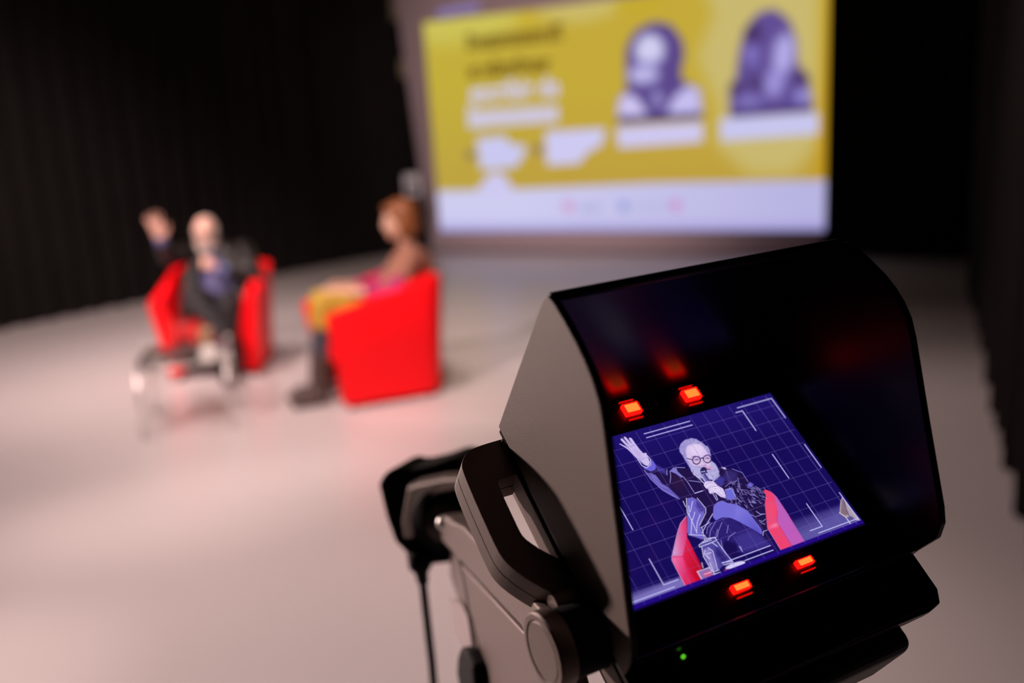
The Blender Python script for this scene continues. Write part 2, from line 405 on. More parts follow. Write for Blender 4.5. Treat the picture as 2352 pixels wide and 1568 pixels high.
    c.poly([(1090, 442), (1120, 404), (1140, 392), (1160, 404), (1186, 442)], (206, 200, 240), 3)
    c.poly([(900, 516), (1960, 512), (1960, 600), (900, 600)], (150, 140, 210), 8, .6)
    c.ell((1305, 474), 14, 14, 0, (210, 150, 200), 3, .8); c.poly([(1330, 470), (1382, 468), (1382, 486), (1330, 488)], (176, 176, 216), 3, .8)
    c.ell((1432, 474), 12, 13, 0, (150, 155, 215), 3, .9); c.poly([(1452, 468), (1535, 464), (1535, 482), (1452, 486)], (184, 184, 222), 3, .8)
    c.ell((1552, 472), 12, 14, 0, (205, 140, 200), 3, .9)
    return c
cv = paint_slide()
quad = [scr(972, 52, .006), scr(1906, -62, .006), scr(1894, 529, .006), scr(1012, 531, .006)]
nx, ny = 300, 200
uu, vv_ = np.meshgrid(np.linspace(0, 1, nx), np.linspace(0, 1, ny)); uu = uu.ravel()[:, None]; vv_ = vv_.ravel()[:, None]
P = (quad[0] * (1 - uu) + quad[1] * uu) * (1 - vv_) + (quad[3] * (1 - uu) + quad[2] * uu) * vv_
def pixels(P):
    q = (P - CAM) @ W; return CX + F * q[:, 0] / q[:, 2], CY + F * q[:, 1] / q[:, 2]
qx, qy = pixels(P)
o = picture_mesh('projected_slide', P - SL, cv.sample(qx, qy), nx, ny, 'slide_picture', root)
o['label'] = 'projected yellow slide with dark and white lettering'
em('strip_light', srgb((132, 118, 176)), 1.0)
a = [rel(scr(*q, .006), root) for q in ((1002, 40), (1100, 22), (1098, 6), (1006, 24))]
mesh('projected_tab', a, [(0, 1, 2, 3)], 'strip_light', root)
# the one legible line of the heading
em('slide_white', srgb((210, 205, 242)), 1.0)
cu = bpy.data.curves.new('heading', 'FONT'); cu.body = 'escribir de'; cu.size = 1; cu.resolution_u = 3; cu.offset = 0.022
tob = bpy.data.objects.new('heading', cu); COL.objects.link(tob)
dg = bpy.context.evaluated_depsgraph_get(); tme = bpy.data.meshes.new_from_object(tob.evaluated_get(dg))
bpy.data.objects.remove(tob); vsx = np.array([v.co[:] for v in tme.vertices]); lo, hi = vsx.min(0), vsx.max(0)
pts = [rel(scr(1080 + (x - lo[0]) / (hi[0] - lo[0]) * 204, 236 - (x - lo[0]) / (hi[0] - lo[0]) * 15 - (y - lo[1]) / (hi[1] - lo[1]) * 48, .010), root) for x, y, _ in vsx]
for v, p in zip(tme.vertices, pts): v.co = p
tme.materials.clear(); tme.materials.append(MATS['slide_white']); link(bpy.data.objects.new('slide_lettering', tme), root)

# pale case on a stand, left of the screen
b0 = atY(946, 425, 12.75)
rt = empty('stand_speaker', (b0[0], b0[1], 0), 'small pale box on a thin black stand beside the screen', 'speaker')
rbox('case', (-.10, -.09, b0[2] - .15), (.10, .09, b0[2] + .15), 'pale_case', rt, .02)
lathe('speaker_cone', [(.0, -.004), (.05, -.002), (.062, .004), (.07, .0)], 'black_plastic', rt, 20, 'y', (0, -.092, b0[2] - .03))
tube('pole', [(0, 0, .02), (0, 0, b0[2] - .14)], .014, 'black_plastic', rt)
for k in range(3):
    t = k * 2 * PI / 3; tube('leg', [(0, 0, .30), (.28 * math.cos(t), .28 * math.sin(t), .012)], .011, 'black_plastic', rt)

# ------------------------------------------------------------------ armchairs
def upath(hw, back, front, rad, n=15):
    """open U seen from above, from right front round the back to left front"""
    pts = [(hw, y) for y in np.linspace(front, back + rad, n)]
    pts += [(hw - rad + rad * math.cos(t), back + rad + rad * math.sin(t)) for t in np.linspace(0, -PI / 2, n)[1:]]
    pts += [(x, back) for x in np.linspace(hw - rad, -(hw - rad), n)[1:]]
    pts += [(-(hw - rad) + rad * math.cos(t), back + rad + rad * math.sin(t)) for t in np.linspace(-PI / 2, -PI, n)[1:]]
    pts += [(-hw, y) for y in np.linspace(back + rad, front, n)[1:]]
    return np.array(pts)
def armchair(loc, rotz, label):
    r = empty('armchair', (*loc, 0), label, 'armchair', 'red armchairs on the stage', rotz)
    ob = upath(.315, -.325, .325, .12); ot = upath(.375, -.365, .405, .15)
    im = upath(.275, -.255, .385, .10); ib = upath(.225, -.215, .335, .08)
    n = len(ob)
    def top(p):
        t = np.clip((p[1] + .365) / .77, 0, 1); return .77 - .17 * max(0, t - .12) / .88
    rows = []
    for i in range(n):
        zt = top(ot[i]); mid = .5 * (ot[i] + im[i])
        rows.append([(*ob[i], .035), (*(ob[i] * .5 + ot[i] * .5), .035 + (zt - .035) * .5), (*ot[i], zt - .03), (*(ot[i] * .93 + im[i] * .07), zt - .008), (*mid, zt + .004),
                     (*(ot[i] * .07 + im[i] * .93), zt - .008), (*im[i], zt - .03), (*ib[i], .36), (*ib[i], .06)])
    m_ = len(rows[0]); V = [p for row in rows for p in row]; Fc = []
    for i in range(n - 1):
        for k in range(m_): Fc.append((i * m_ + k, i * m_ + (k + 1) % m_, (i + 1) * m_ + (k + 1) % m_, (i + 1) * m_ + k))
    Fc.append(tuple(range(m_))); Fc.append(tuple((n - 1) * m_ + k for k in range(m_)))
    o = mesh('shell', V, Fc, 'red_vinyl', r, True)
    try: o.data.set_sharp_from_angle(angle=math.radians(40))
    except Exception: pass
    rbox('seat_cushion', (-.225, -.22, .27), (.225, .36, .415), 'red_vinyl', r, .035, 3)
    rbox('under_frame', (-.222, .16, .06), (.222, .26, .268), 'plinth', r, .012)
    for sx in (-.25, .25):
        for sy in (-.25, .27): lathe('foot', [(.022, 0), (.025, .03), (.025, .04)], 'plinth', r, 14, 'z', (sx, sy, 0))
    return r
MC = np.array([-2.175, 6.60]); MA = PI + 0.06
WC = np.array([-0.855, 5.655]); WA = 1.975
armchair(MC, MA, 'red tub armchair facing the camera that the man sits in')
armchair(WC, WA, 'red tub armchair seen from its side with the woman in it')

# ------------------------------------------------------------------ people
def blob(name, caps, mat, root, voxel=0.010, ells=(), smooth=6, boxes=()):
    """one continuous surface from tapered limbs (p0, r0, p1, r1) and ellipsoids (centre, radii, rotation)"""
    bm = bmesh.new()
    for p0, r0, p1, r1 in caps:
        p0 = np.asarray(p0, float); p1 = np.asarray(p1, float)
        add_tube(bm, [p0, p1], [r0, r1], 18)
        for p, r_ in ((p0, r0), (p1, r1)):
            bmesh.ops.create_icosphere(bm, subdivisions=2, radius=r_ * 1.02, matrix=Matrix.Translation(Vector(p)))
    for c_, rr, rot in ells:
        M = Matrix.Translation(Vector(np.asarray(c_, float))) @ rot.to_4x4() @ Matrix.Diagonal((*rr, 1))
        bmesh.ops.create_icosphere(bm, subdivisions=3, radius=1.0, matrix=M)
    loc = np.array(root.location)
    for v in bm.verts: v.co -= Vector(loc)
    me = bpy.data.meshes.new(name); bm.to_mesh(me); bm.free()
    tmp = bpy.data.objects.new(name + '_tmp', me); COL.objects.link(tmp)
    md = tmp.modifiers.new('r', 'REMESH'); md.mode = 'VOXEL'; md.voxel_size = voxel; md.use_smooth_shade = True
    s2 = tmp.modifiers.new('s', 'SMOOTH'); s2.iterations = smooth; s2.factor = 0.5
    dg = bpy.context.evaluated_depsgraph_get(); dg.update()
    out = bpy.data.meshes.new_from_object(tmp.evaluated_get(dg)); out.name = name
    bpy.data.objects.remove(tmp); out.materials.clear(); out.materials.append(MATS[mat])
    out.polygons.foreach_set('use_smooth', [True] * len(out.polygons))
    return link(bpy.data.objects.new(name, out), root)
I3 = Matrix.Identity(3)
def rotY(v, roll=0):
    """rotation whose local Y axis is v (facing), Z as near up as possible"""
    v = Vector(v).normalized(); z = Vector((0, 0, 1)); x = v.cross(z).normalized(); z = x.cross(v)
    return Matrix((x, v, z)).transposed()
def LOC(ctr, ang):
    ca, sa = math.cos(ang), math.sin(ang)
    return lambda x, y, z: np.array([ctr[0] + ca * x - sa * y, ctr[1] + sa * x + ca * y, z])
def hand_caps(wrist, d, side, palm, spread=.18, curl=0.0, s=1.0):
    """wrist point, finger direction d, thumb side direction, palm normal: five separate fingers"""
    d = np.asarray(d, float); d /= np.linalg.norm(d); side = np.asarray(side, float); side -= side @ d * d; side /= np.linalg.norm(side)
    pn = np.cross(d, side); pn = pn if pn @ np.asarray(palm) > 0 else -pn
    caps = []; w = np.asarray(wrist, float)
    for off in (-.028, -.009, .010, .029): caps.append((w + side * off * .6 * s, .014 * s, w + d * .085 * s + side * off * s, .013 * s))
    for off, ln, sp_ in ((.030, .070, .9), (.010, .080, .3), (-.010, .074, -.3), (-.029, .058, -.95)):
        b = w + d * .088 * s + side * off * s
        d1 = d + side * sp_ * spread + pn * curl; d1 /= np.linalg.norm(d1); d2 = d1 + pn * (curl * 1.6); d2 /= np.linalg.norm(d2)
        k = b + d1 * ln * .52 * s; caps += [(b, .0095 * s, k, .0088 * s), (k, .0088 * s, k + d2 * ln * .48 * s, .0075 * s)]
    b = w + d * .025 * s + side * .028 * s; t1 = d * .65 + side * .75 + pn * (.15 + curl * .4); t1 /= np.linalg.norm(t1)
    k = b + t1 * .042 * s; t2 = d * .9 + side * .35 + pn * curl * .6; t2 /= np.linalg.norm(t2)
    caps += [(b, .015 * s, k, .011 * s), (k, .011 * s, k + t2 * .034 * s, .009 * s)]
    return caps
def head_ells(c, f, up=(0, 0, 1)):
    """skull, jaw, nose, ears around centre c, facing f"""
    f = np.asarray(f, float); f /= np.linalg.norm(f); R = rotY(f); r_ = np.array(R.col[0]); u = np.array(R.col[2]); c = np.asarray(c, float)
    E = [(c + u * .025 - f * .010, (.076, .095, .093), R), (c - u * .045 + f * .028, (.060, .066, .072), R), (c + f * .092 - u * .012, (.013, .020, .026), R),
         (c + f * .098 - u * .030, (.017, .015, .012), R), (c - u * .095 + f * .060, (.030, .024, .020), R), (c + u * .022 + f * .078, (.055, .016, .012), R)]
    for s in (-1, 1): E.append((c + r_ * s * .077 - u * .005 - f * .012, (.010, .020, .032), R)); E.append((c + r_ * s * .040 - u * .025 + f * .066, (.022, .02, .022), R))
    return E, r_, u, f

# ---- the man
L = LOC(MC, MA)
man = empty('person', (*MC, 0), 'seated man in black leather jacket, arm raised, speaking into a microphone', 'person')
hc = atY(471, 536, 6.70); ff = np.array([0.10, -1, -0.05])
sR, sL = L(.215, -.17, .865), L(-.185, -.17, .865)
elR = atY(386, 588, 6.46); wrR = atY(369, 548, 6.28); tip = atY(343, 476, 6.20)
elL = L(-.32, .06, .66); mh = atY(473, 606, 6.42); wrL = mh + np.array([.055, .03, -.03])
hipR, hipL = L(.10, -.06, .49), L(-.10, -.06, .49)
knR, knL = L(.06, .40, .615), L(-.16, .37, .52); anR, anL = L(-.17, .60, .36), L(-.15, .42, .11)
neck = L(.05, -.18, .90)
E, hr, hu, hf = head_ells(hc, ff)
dR = tip - wrR
caps = [(L(0, -.10, .50), .135, L(0, -.20, .74), .130), (L(0, -.20, .74), .130, neck, .085), (neck, .062, hc - hu * .06, .058),
        (sR, .055, elR, .044), (elR, .042, wrR, .028), (sL, .055, elL, .044), (elL, .042, wrL, .028),
        (hipR, .085, knR, .060), (knR, .056, anR, .040), (hipL, .085, knL, .060), (knL, .056, anL, .040),
        (anR + np.array([0, 0, -.02]), .034, anR + (L(-.10, .22, 0) - L(0, 0, 0)) * .7 + np.array([0, 0, -.04]), .024), (anL + np.array([0, 0, -.02]), .034, anL + (L(0, .20, 0) - L(0, 0, 0)) * .7 + np.array([0, 0, -.045]), .024)]
caps += hand_caps(wrR, dR, (1, 0, .3), (0.1, -1, 0), .26, 0.0, 1.15)
# left hand closed round the microphone
md_ = np.array([-.02, .10, .16]); md_ /= np.linalg.norm(md_)
for i, off in enumerate((-.034, -.012, .010, .032)):
    b = mh + md_ * off
    ring = [b + .026 * (math.cos(t) * np.array([1, 0, 0]) + math.sin(t) * np.cross(md_, [1, 0, 0])) for t in np.linspace(-.2, -3.9, 5)]
    for p, q in zip(ring, ring[1:]): caps.append((p, .0098, q, .0092))
caps += [(wrL, .028, mh + np.array([.03, .008, -.005]), .030), (mh + np.array([.03, .0, -.02]), .022, mh + np.array([.03, 0, .02]) + md_ * .01, .020), (mh + np.array([.02, .02, .02]), .013, mh + md_ * .055 + np.array([-.0, -.022, 0]), .010)]
blob('body', caps, 'skin', man, .0075, E, 4)
blob('sweater', [(L(.0, -.02, .50), .130, L(.01, -.125, .74), .115), (L(.01, -.125, .74), .115, L(.03, -.13, .85), .070)], 'sweater', man, .012)
blob('jacket', [(L(.10, -.13, .50), .115, L(.10, -.20, .78), .105), (L(-.10, -.13, .50), .115, L(-.09, -.20, .78), .105), (L(.10, -.20, .78), .10, L(.06, -.19, .885), .07), (L(-.09, -.20, .78), .10, L(-.03, -.19, .885), .07),
                (sR, .080, elR, .064), (elR, .062, elR * .22 + wrR * .78, .048), (sL, .080, elL, .066), (elL, .062, elL * .3 + wrL * .7, .048),
                (L(.15, -.02, .78), .050, L(.19, .14, .47), .062), (L(-.17, -.02, .78), .045, L(-.20, .10, .48), .055), (L(.07, -.06, .86), .030, L(.14, -.02, .74), .03), (L(-.03, -.06, .86), .030, L(-.12, -.02, .74), .03)], 'leather', man, .011)
for a_, b_ in ((elR * .25 + wrR * .75, elR * .06 + wrR * .94), (elL * .32 + wrL * .68, elL * .1 + wrL * .9)):
    blob('cuff', [(a_, .046, b_, .041)], 'denim', man, .008, (), 3)
blob('trousers', [(L(.09, -.06, .49), .118, knR, .082), (knR, .078, anR, .058), (L(-.09, -.06, .49), .118, knL, .082), (knL, .078, anL, .056), (L(.12, -.02, .47), .10, L(-.12, -.02, .47), .10)], 'trousers', man, .012)
for an, dd in ((anR, L(-.10, .22, 0) - L(0, 0, 0) + np.array([0, 0, -.05])), (anL, L(0, .20, 0) - L(0, 0, 0) + np.array([0, 0, -.055]))):
    blob('shoe', [(an + np.array([0, 0, -.02]), .046, an + dd * .4 + np.array([0, 0, -.03]), .043), (an + dd * .4 + np.array([0, 0, -.03]), .043, an + dd + np.array([0, 0, 0]), .036)], 'rubber', man, .009)
blob('hair', [], 'grey_hair', man, .007, [(hc + hu * .030 - hf * .060, (.080, .060, .075), rotY(hf)), (hc + hr * .070 + hu * .005 - hf * .02, (.017, .046, .050), rotY(hf)), (hc - hr * .070 + hu * .005 - hf * .02, (.017, .046, .050), rotY(hf)), (hc + hu * .085 - hf * .045, (.060, .05, .035), rotY(hf))], 3)
blob('beard', [], 'grey_hair', man, .007, [(hc - hu * .10 + hf * .050, (.058, .045, .050), rotY(hf)), (hc + hr * .052 - hu * .06 + hf * .025, (.022, .04, .05), rotY(hf)), (hc - hr * .052 - hu * .06 + hf * .025, (.022, .04, .05), rotY(hf)), (hc - hu * .062 + hf * .088, (.034, .014, .011), rotY(hf))], 3)
bm = bmesh.new(); mloc = np.array(man.location)
for s in (-1, 1):
    cc = hc + hr * s * .034 + hu * .004 + hf * .098 - mloc
    add_tube(bm, [cc + .026 * (math.cos(t) * hr + math.sin(t) * hu) for t in np.linspace(0, 2 * PI, 21)], .0028, 6, False)
    add_tube(bm, [cc + hr * s * .026 + hu * .006, hc + hr * s * .082 + hu * .008 - hf * .01 - mloc], .0024, 6)
add_tube(bm, [hc - hr * .009 + hu * .010 + hf * .100 - mloc, hc + hr * .009 + hu * .010 + hf * .100 - mloc], .0024, 6)
frombm('glasses', bm, 'black_plastic', man, True)
for s in (-1, 1):
    ey = blob('eye', [], 'porcelain', man, .003, [(hc + hr * s * .034 + hu * .004 + hf * .078, (.013, .012, .009), rotY(hf))], 1)
    ic = hc + hr * s * .034 + hu * .004 + hf * .0895 - np.array(man.location); bm = bmesh.new(); bmesh.ops.create_icosphere(bm, subdivisions=2, radius=.0052, matrix=Matrix.Translation(Vector(ic)) @ rotY(hf).to_4x4() @ Matrix.Diagonal((1, .4, 1, 1))); frombm('iris', bm, 'lens_dark', ey, True)
blob('mouth', [], 'lip', man, .003, [(hc - hu * .074 + hf * .094, (.020, .008, .006), rotY(hf))], 1)

mic = empty('microphone', mh, 'black handheld microphone in the seated man\'s fist', 'microphone')
tube('handle', [md_ * -.10, md_ * -.02, md_ * .07], [.011, .0125, .016], 'black_plastic', mic)
bm = bmesh.new(); bmesh.ops.create_icosphere(bm, subdivisions=3, radius=.024, matrix=Matrix.Translation(Vector(md_ * .088))); frombm('grille', bm, 'joint_metal', mic, True)

# ---- the woman (sagittal plane through her chair)
L = LOC(WC, WA)
wfwd = L(0, 1, 0) - L(0, 0, 0); wright = L(1, 0, 0) - L(0, 0, 0)
def sag(px, py, off=0.0): return onplane(px, py, np.array([*WC, 0]) + wright * off, wright)
wom = empty('person', (*WC, 0), 'woman with ginger bob in brown cardigan seated in profile, hands in lap', 'person')
hc = sag(916, 505); ff = wfwd + np.array([0, 0, -.12])
E, hr, hu, hf = head_ells(hc, ff)
neck = sag(938, 562); chest = sag(940, 610); waist = sag(930, 690); pel = L(0, -.10, .50)
sLf, sRt = sag(945, 588, -.17), sag(945, 588, .17)
elLf = sag(906, 676, -.30); haLf = sag(778, 668, -.06); elRt = sag(862, 660, .20); haRt = sag(768, 655, .05)
hipL, hipR = L(-.10, -.05, .50), L(.10, -.05, .50)
knL, knR = sag(742, 700, -.10), sag(738, 690, .08); anL, anR = sag(742, 905, -.09), sag(728, 880, .10)
anL[2] = max(anL[2], .10); anR[2] = max(anR[2], .10)
toL = anL + wfwd * .17 + np.array([0, 0, -.065]); toR = anR + wfwd * .17 + np.array([0, 0, -.065])
caps = [(pel, .125, chest, .105), (chest, .105, neck, .055), (neck, .050, hc - hu * .05, .048), (sLf, .045, elLf, .038), (elLf, .038, haLf, .026), (sRt, .045, elRt, .038), (elRt, .038, haRt, .026),
        (hipL, .085, knL, .058), (knL, .055, anL, .036), (hipR, .085, knR, .058), (knR, .055, anR, .036), (anL + np.array([0, 0, -.035]), .032, anL * .35 + toL * .65 + np.array([0, 0, -.015]), .024), (anR + np.array([0, 0, -.035]), .032, anR * .35 + toR * .65 + np.array([0, 0, -.015]), .024)]
caps += hand_caps(haLf, wfwd * 1.0 + wright * .35 + np.array([0, 0, -.35]), wright + np.array([0, 0, .4]), (0, 0, -1), .1, .25, .95)
caps += hand_caps(haRt, wfwd * 1.0 - wright * .35 + np.array([0, 0, -.35]), -wright + np.array([0, 0, .4]), (0, 0, -1), .1, .25, .95)
blob('body', caps, 'skin_light', wom, .0075, E, 4)
blob('cardigan', [(pel + np.array([0, 0, .05]), .150, chest, .130), (chest, .130, neck + np.array([0, 0, -.04]), .075), (sLf, .072, sLf * .35 + elLf * .65, .062), (sRt, .072, sRt * .35 + elRt * .65, .062), (chest - wright * .05 - wfwd * .03, .12, waist - wfwd * .02, .135)], 'cardigan', wom, .011)
for s_, e_, h_ in ((sLf, elLf, haLf), (sRt, elRt, haRt)):
    blob('blouse_sleeve', [(s_ * .30 + e_ * .70, .064, e_, .062), (e_, .062, e_ * .62 + h_ * .38, .056)], 'magenta', wom, .010)
blob('skirt', [(pel, .15, knL * .75 + pel * .25, .10), (pel, .15, knR * .75 + pel * .25, .10), (knL * .75 + pel * .25, .10, knL, .078), (knR * .75 + pel * .25, .10, knR, .078), (knL, .074, knL * .78 + anL * .22, .066), (knR, .074, knR * .78 + anR * .22, .066), (knL, .06, knR, .06)], 'mustard', wom, .011)
blob('tights', [(knL * .9 + anL * .1, .060, knL * .35 + anL * .65, .050), (knR * .9 + anR * .1, .060, knR * .35 + anR * .65, .050)], 'tights', wom, .010)
for a_, t_, k_ in ((anL, toL, knL), (anR, toR, knR)):
    blob('boot', [(a_ * .62 + k_ * .38, .056, a_, .048), (a_ + np.array([0, 0, -.045]), .046, t_ * .6 + a_ * .4 + np.array([0, 0, -.01]), .044), (t_ * .6 + a_ * .4, .042, t_, .034)], 'boot', wom, .009)
blob('hair', [], 'ginger_hair', wom, .008, [(hc + hu * .040 - hf * .030, (.100, .108, .095), rotY(hf)), (hc - hu * .040 - hf * .060, (.098, .075, .100), rotY(hf)), (hc + hr * .078 - hu * .035 - hf * .02, (.030, .060, .095), rotY(hf)), (hc - hr * .078 - hu * .035 - hf * .02, (.030, .060, .095), rotY(hf)), (hc + hu * .085 + hf * .040, (.070, .050, .030), rotY(hf))], 3)
for s in (-1, 1):
    ey = blob('eye', [], 'porcelain', wom, .003, [(hc + hr * s * .034 + hu * .004 + hf * .078, (.013, .012, .009), rotY(hf))], 1)
    ic = hc + hr * s * .034 + hu * .004 + hf * .0895 - np.array(wom.location); bm = bmesh.new(); bmesh.ops.create_icosphere(bm, subdivisions=2, radius=.0052, matrix=Matrix.Translation(Vector(ic)) @ rotY(hf).to_4x4() @ Matrix.Diagonal((1, .4, 1, 1))); frombm('iris', bm, 'lens_dark', ey, True)
blob('mouth', [], 'lip', wom, .003, [(hc - hu * .068 + hf * .088, (.022, .010, .008), rotY(hf))], 1)

# ------------------------------------------------------------------ coffee table and what stands on it
TZ = .42
tc_ = [onfloor(*q, TZ) for q in ((338, 800), (524, 781), (517, 823), (310, 848))]
tctr = sum(tc_) / 4; table = empty('coffee_table', (tctr[0], tctr[1], 0), 'small glass coffee table with thin chrome legs before the man', 'table')
tl = [np.array(p) - [tctr[0], tctr[1], 0] for p in tc_]
prism('glass_top', [p * [1.03, 1.03, 1] + [0, 0, .006] for p in tl], [p * [1.03, 1.03, 1] for p in tl], 'table_glass', table)
for i in range(4):
    p, q = tl[i], tl[(i + 1) % 4]
    tube('leg', [(p[0], p[1], 0), (p[0], p[1], TZ - .001)], .011, 'chrome', table)
    tube('rail', [p + [0, 0, -.012], q + [0, 0, -.012]], .008, 'chrome', table)
    lathe('leg_cap', [(0, 0), (.016, .001), (.019, .008), (.018, .016), (.013, .023), (.007, .026), (0, .027)], 'chrome', table, 16, 'z', (p[0], p[1], TZ + .006))
T = lambda px, py: onfloor(px, py, TZ + .0065)
def at(name, px, py, label, cat, group=None):
    q = T(px, py); return empty(name, q, label, cat, group)
j = at('water_jug', 430, 824, 'clear glass water jug, tallest thing on the coffee table', 'jug')
lathe('vessel', [(.0, .0), (.045, 0), (.05, .01), (.052, .12), (.040, .19), (.046, .235), (.043, .235), (.037, .19), (.048, .12), (.046, .012), (0, .01)], 'glass', j, 24)
tube('handle', [(-.045, 0, .20), (-.085, 0, .18), (-.088, 0, .10), (-.050, 0, .06)], .007, 'glass', j, 10)
lathe('water', [(0, .012), (.045, .013), (.047, .11), (0, .112)], 'glass', j, 24)
for px, py, lab in ((405, 838, 'low clear drinking glass beside the water jug'), (500, 815, 'clear drinking glass at the far right corner of the coffee table')):
    g = at('drinking_glass', px, py, lab, 'glass', 'drinking glasses on the coffee table')
    lathe('tumbler', [(0, 0), (.028, 0), (.034, .09), (.0315, .09), (.026, .007), (0, .006)], 'glass', g, 20)
g = at('juice_glass', 476, 808, 'short glass of pale orange drink behind the white cup', 'glass')
lathe('tumbler', [(0, 0), (.038, 0), (.046, .150), (.044, .150), (.036, .007), (0, .006)], 'glass', g, 20)
lathe('drink', [(0, .007), (.0355, .008), (.043, .138), (0, .140)], 'juice', g, 20)
g = at('coffee_cup', 482, 827, 'white porcelain cup on a saucer on the coffee table', 'cup')
lathe('saucer', [(0, .0), (.035, 0), (.068, .010), (.066, .013), (.03, .005), (0, .005)], 'porcelain', g, 24)
lathe('cup', [(0, .006), (.028, .006), (.047, .035), (.051, .075), (.048, .075), (.043, .035), (0, .012)], 'porcelain', g, 24)
tube('handle', [(.048, 0, .060), (.076, 0, .055), (.074, 0, .028), (.042, 0, .022)], .005, 'porcelain', g, 8)
g = at('notebook', 374, 822, 'black notebook lying at the left of the coffee table', 'book')
rbox('cover', (-.085, -.06, 0), (.085, .06, .004), 'book_black', g, .001, 1); rbox('pages', (-.080, -.056, .0042), (.080, .057, .016), 'porcelain', g, .001, 1); rbox('cover', (-.085, -.06, .0162), (.085, .06, .020), 'book_black', g, .001, 1)
g.rotation_euler = (0, 0, -.35)

# ------------------------------------------------------------------ studio camera viewfinder (in focus)
VR = np.array([[0.8964, -0.36437, 0.25239], [0.44125, 0.67957, -0.58608], [0.04203, 0.63672, 0.76994]]); VT = np.array([0.1107, 0.4994, 1.3138])
uu_, ss_, vv2 = np.linalg.svd(VR); VR = uu_ @ vv2
def vloc(px, py, ax, val):
    d = VR.T @ ray(px, py); o = VR.T @ (CAM - VT); return o + d * (val - o[ax]) / d[ax]
vf = empty('camera_viewfinder', VT, 'black hooded studio camera viewfinder showing the seated man', 'viewfinder')
m4 = np.eye(4); m4[:3, :3] = VR; m4[:3, 3] = VT; vf.matrix_world = Matrix(m4.tolist())
K = .1035; TH = .0048
def profile(pts, n=5):
    return pts
left_prof = [(.0785, -.002), (.0795, .108), (.0770, .1145), (.0700, .1160), (.0560, .1158), (.0440, .1148), (.0340, .1132), (.0245, .1105), (.0150, .1060), (.0060, .0985), (-.0336, .0592), (-.0690, .0235), (-.0765, .0140), (-.0790, .0050), (-.0790, -.002)]
right_prof = [(.0785, -.002), (.0795, .106), (.0760, .1130), (.0690, .1155), (.0560, .1165), (.0440, .1172), (.0340, .1165), (.0245, .1145), (.0155, .1110), (.0060, .1045), (-.0300, .0755), (-.0700, .0440), (-.0770, .0370), (-.0812, .0270), (-.0790, .0070), (-.0785, -.002)]
def two_tone(o, inner_x_sign):
    """inner face of a hood panel is matt black"""
    me = o.data; me.materials.append(MATS['inner_black'])
    for p in me.polygons:
        if p.normal[0] * inner_x_sign > -0.35: p.material_index = 1  # outward rim faces blackened too, shade put into their colour
for s, prof in ((-1, left_prof), (1, right_prof)):
    o = prism('hood_side', [(s * K, y, z) for y, z in prof], [(s * (K - TH), y, z) for y, z in prof], 'hood_shell', vf, .0009, 2); two_tone(o, -s)
o = prism('hood_top', [(-K + TH, .0785, -.002), (-K + TH, .0795, .1085), (-K + TH, .0765, .1085), (-K + TH, .0755, -.002)], [(K - TH, .0785, -.002), (K - TH, .0795, .1085), (K - TH, .0765, .1085), (K - TH, .0755, -.002)], 'hood_shell', vf)
o.data.materials.append(MATS['inner_black'])
for p in o.data.polygons:
    if p.normal[1] < .5: p.material_index = 1
rbox('hood_bottom', (-K + TH, -.0790, -.002), (K - TH, -.0762, .0100), 'inner_black', vf, .0006, 1)
# edge trim of the hood mouth
tube('hood_lip', [(-K + .004, .0785, .1105), (K - .004, .0785, .1105)], .0026, 'black_plastic', vf, 10)
# body behind the hood, with the display bezel and the control panel below the hood
def outline(pts, z): return [(x, y, z) for x, y in pts]
body_out = [(-.1045, .0700), (-.0985, .0780), (.0985, .0780), (.1045, .0720), (.1060, -.0790), (.1050, -.1010), (.1000, -.1085), (.0900, -.1105), (-.0980, -.1060), (-.1040, -.1000)]
prism('rear_body', outline(body_out, -.0060), [(x * .98, y * .98, -.0240) for x, y in body_out], 'hood_shell', vf, .0012, 2)
prism('rear_cover', [(x * .975, y * .975, -.0250) for x, y in body_out], [(x * .84, y * .86, -.0600) for x, y in body_out], 'hood_shell', vf, .002, 2)
prism('seam_gasket', [(x * .985, y * .985, -.0015) for x, y in body_out], [(x * .985, y * .985, -.0070) for x, y in body_out], 'rubber', vf)
bez = [(-.1030, .0770), (.1030, .0770), (.1060, -.0790), (.1050, -.1010), (.1000, -.1085), (.0900, -.1105), (-.0960, -.1055), (-.1030, -.0990)]
prism('front_panel', outline(bez, -.0012), outline(bez, -.0060), 'inner_black', vf, .0010, 2)
rbox('lower_bracket', (-.0800, -.1225, -.0560), (.0740, -.0950, -.0080), 'black_plastic', vf, .0070, 4)
rbox('panel_groove', (-.0900, -.1078, -.0015), (.0880, -.1064, -.0004), 'joint_metal', vf, .0002, 1)
p = vloc(1570, 1507, 2, 0.0); lathe('power_lamp', [(.0011, -.001), (.0011, .0004), (0, .0007)], 'led_green', vf, 12, 'z', (p[0], p[1], 0))
# tally lamps
for (px, py), hh in (((1451, 938), .0040), ((1588, 905), .0040), ((1702, 1347), .0022), ((1848, 1290), .0022)):
    c_ = vloc(px, py, 2, 0.001)
    t_ = rbox('tally_lamp', c_ + [-.0060, -hh, -.0022], c_ + [.0060, hh, .0012], 'led_red', vf, .0004, 1)
    rbox('lamp_core', c_ + [-.0047, -hh * .72, .0010], c_ + [.0047, hh * .72, .0016], 'led_core', t_, .0003, 1)
    for dy in ((-.0068, .0068) if hh > .003 else (-.0048,)): rbox('lamp_glint', c_ + [-.0052, dy - .0003, -.0021], c_ + [.0052, dy + .0003, -.0006], 'glint_red', t_, 0)  # glowing strips imitate the hairline highlights on the slot edges
for px, py in ((1522, 921), (1778, 1318)):
    c_ = vloc(px, py, 2, 0.0); rbox('dark_lamp', c_ + [-.005, -.0035, -.002], c_ + [.005, .0035, .0006], 'lens_dark', vf, .0004, 1)

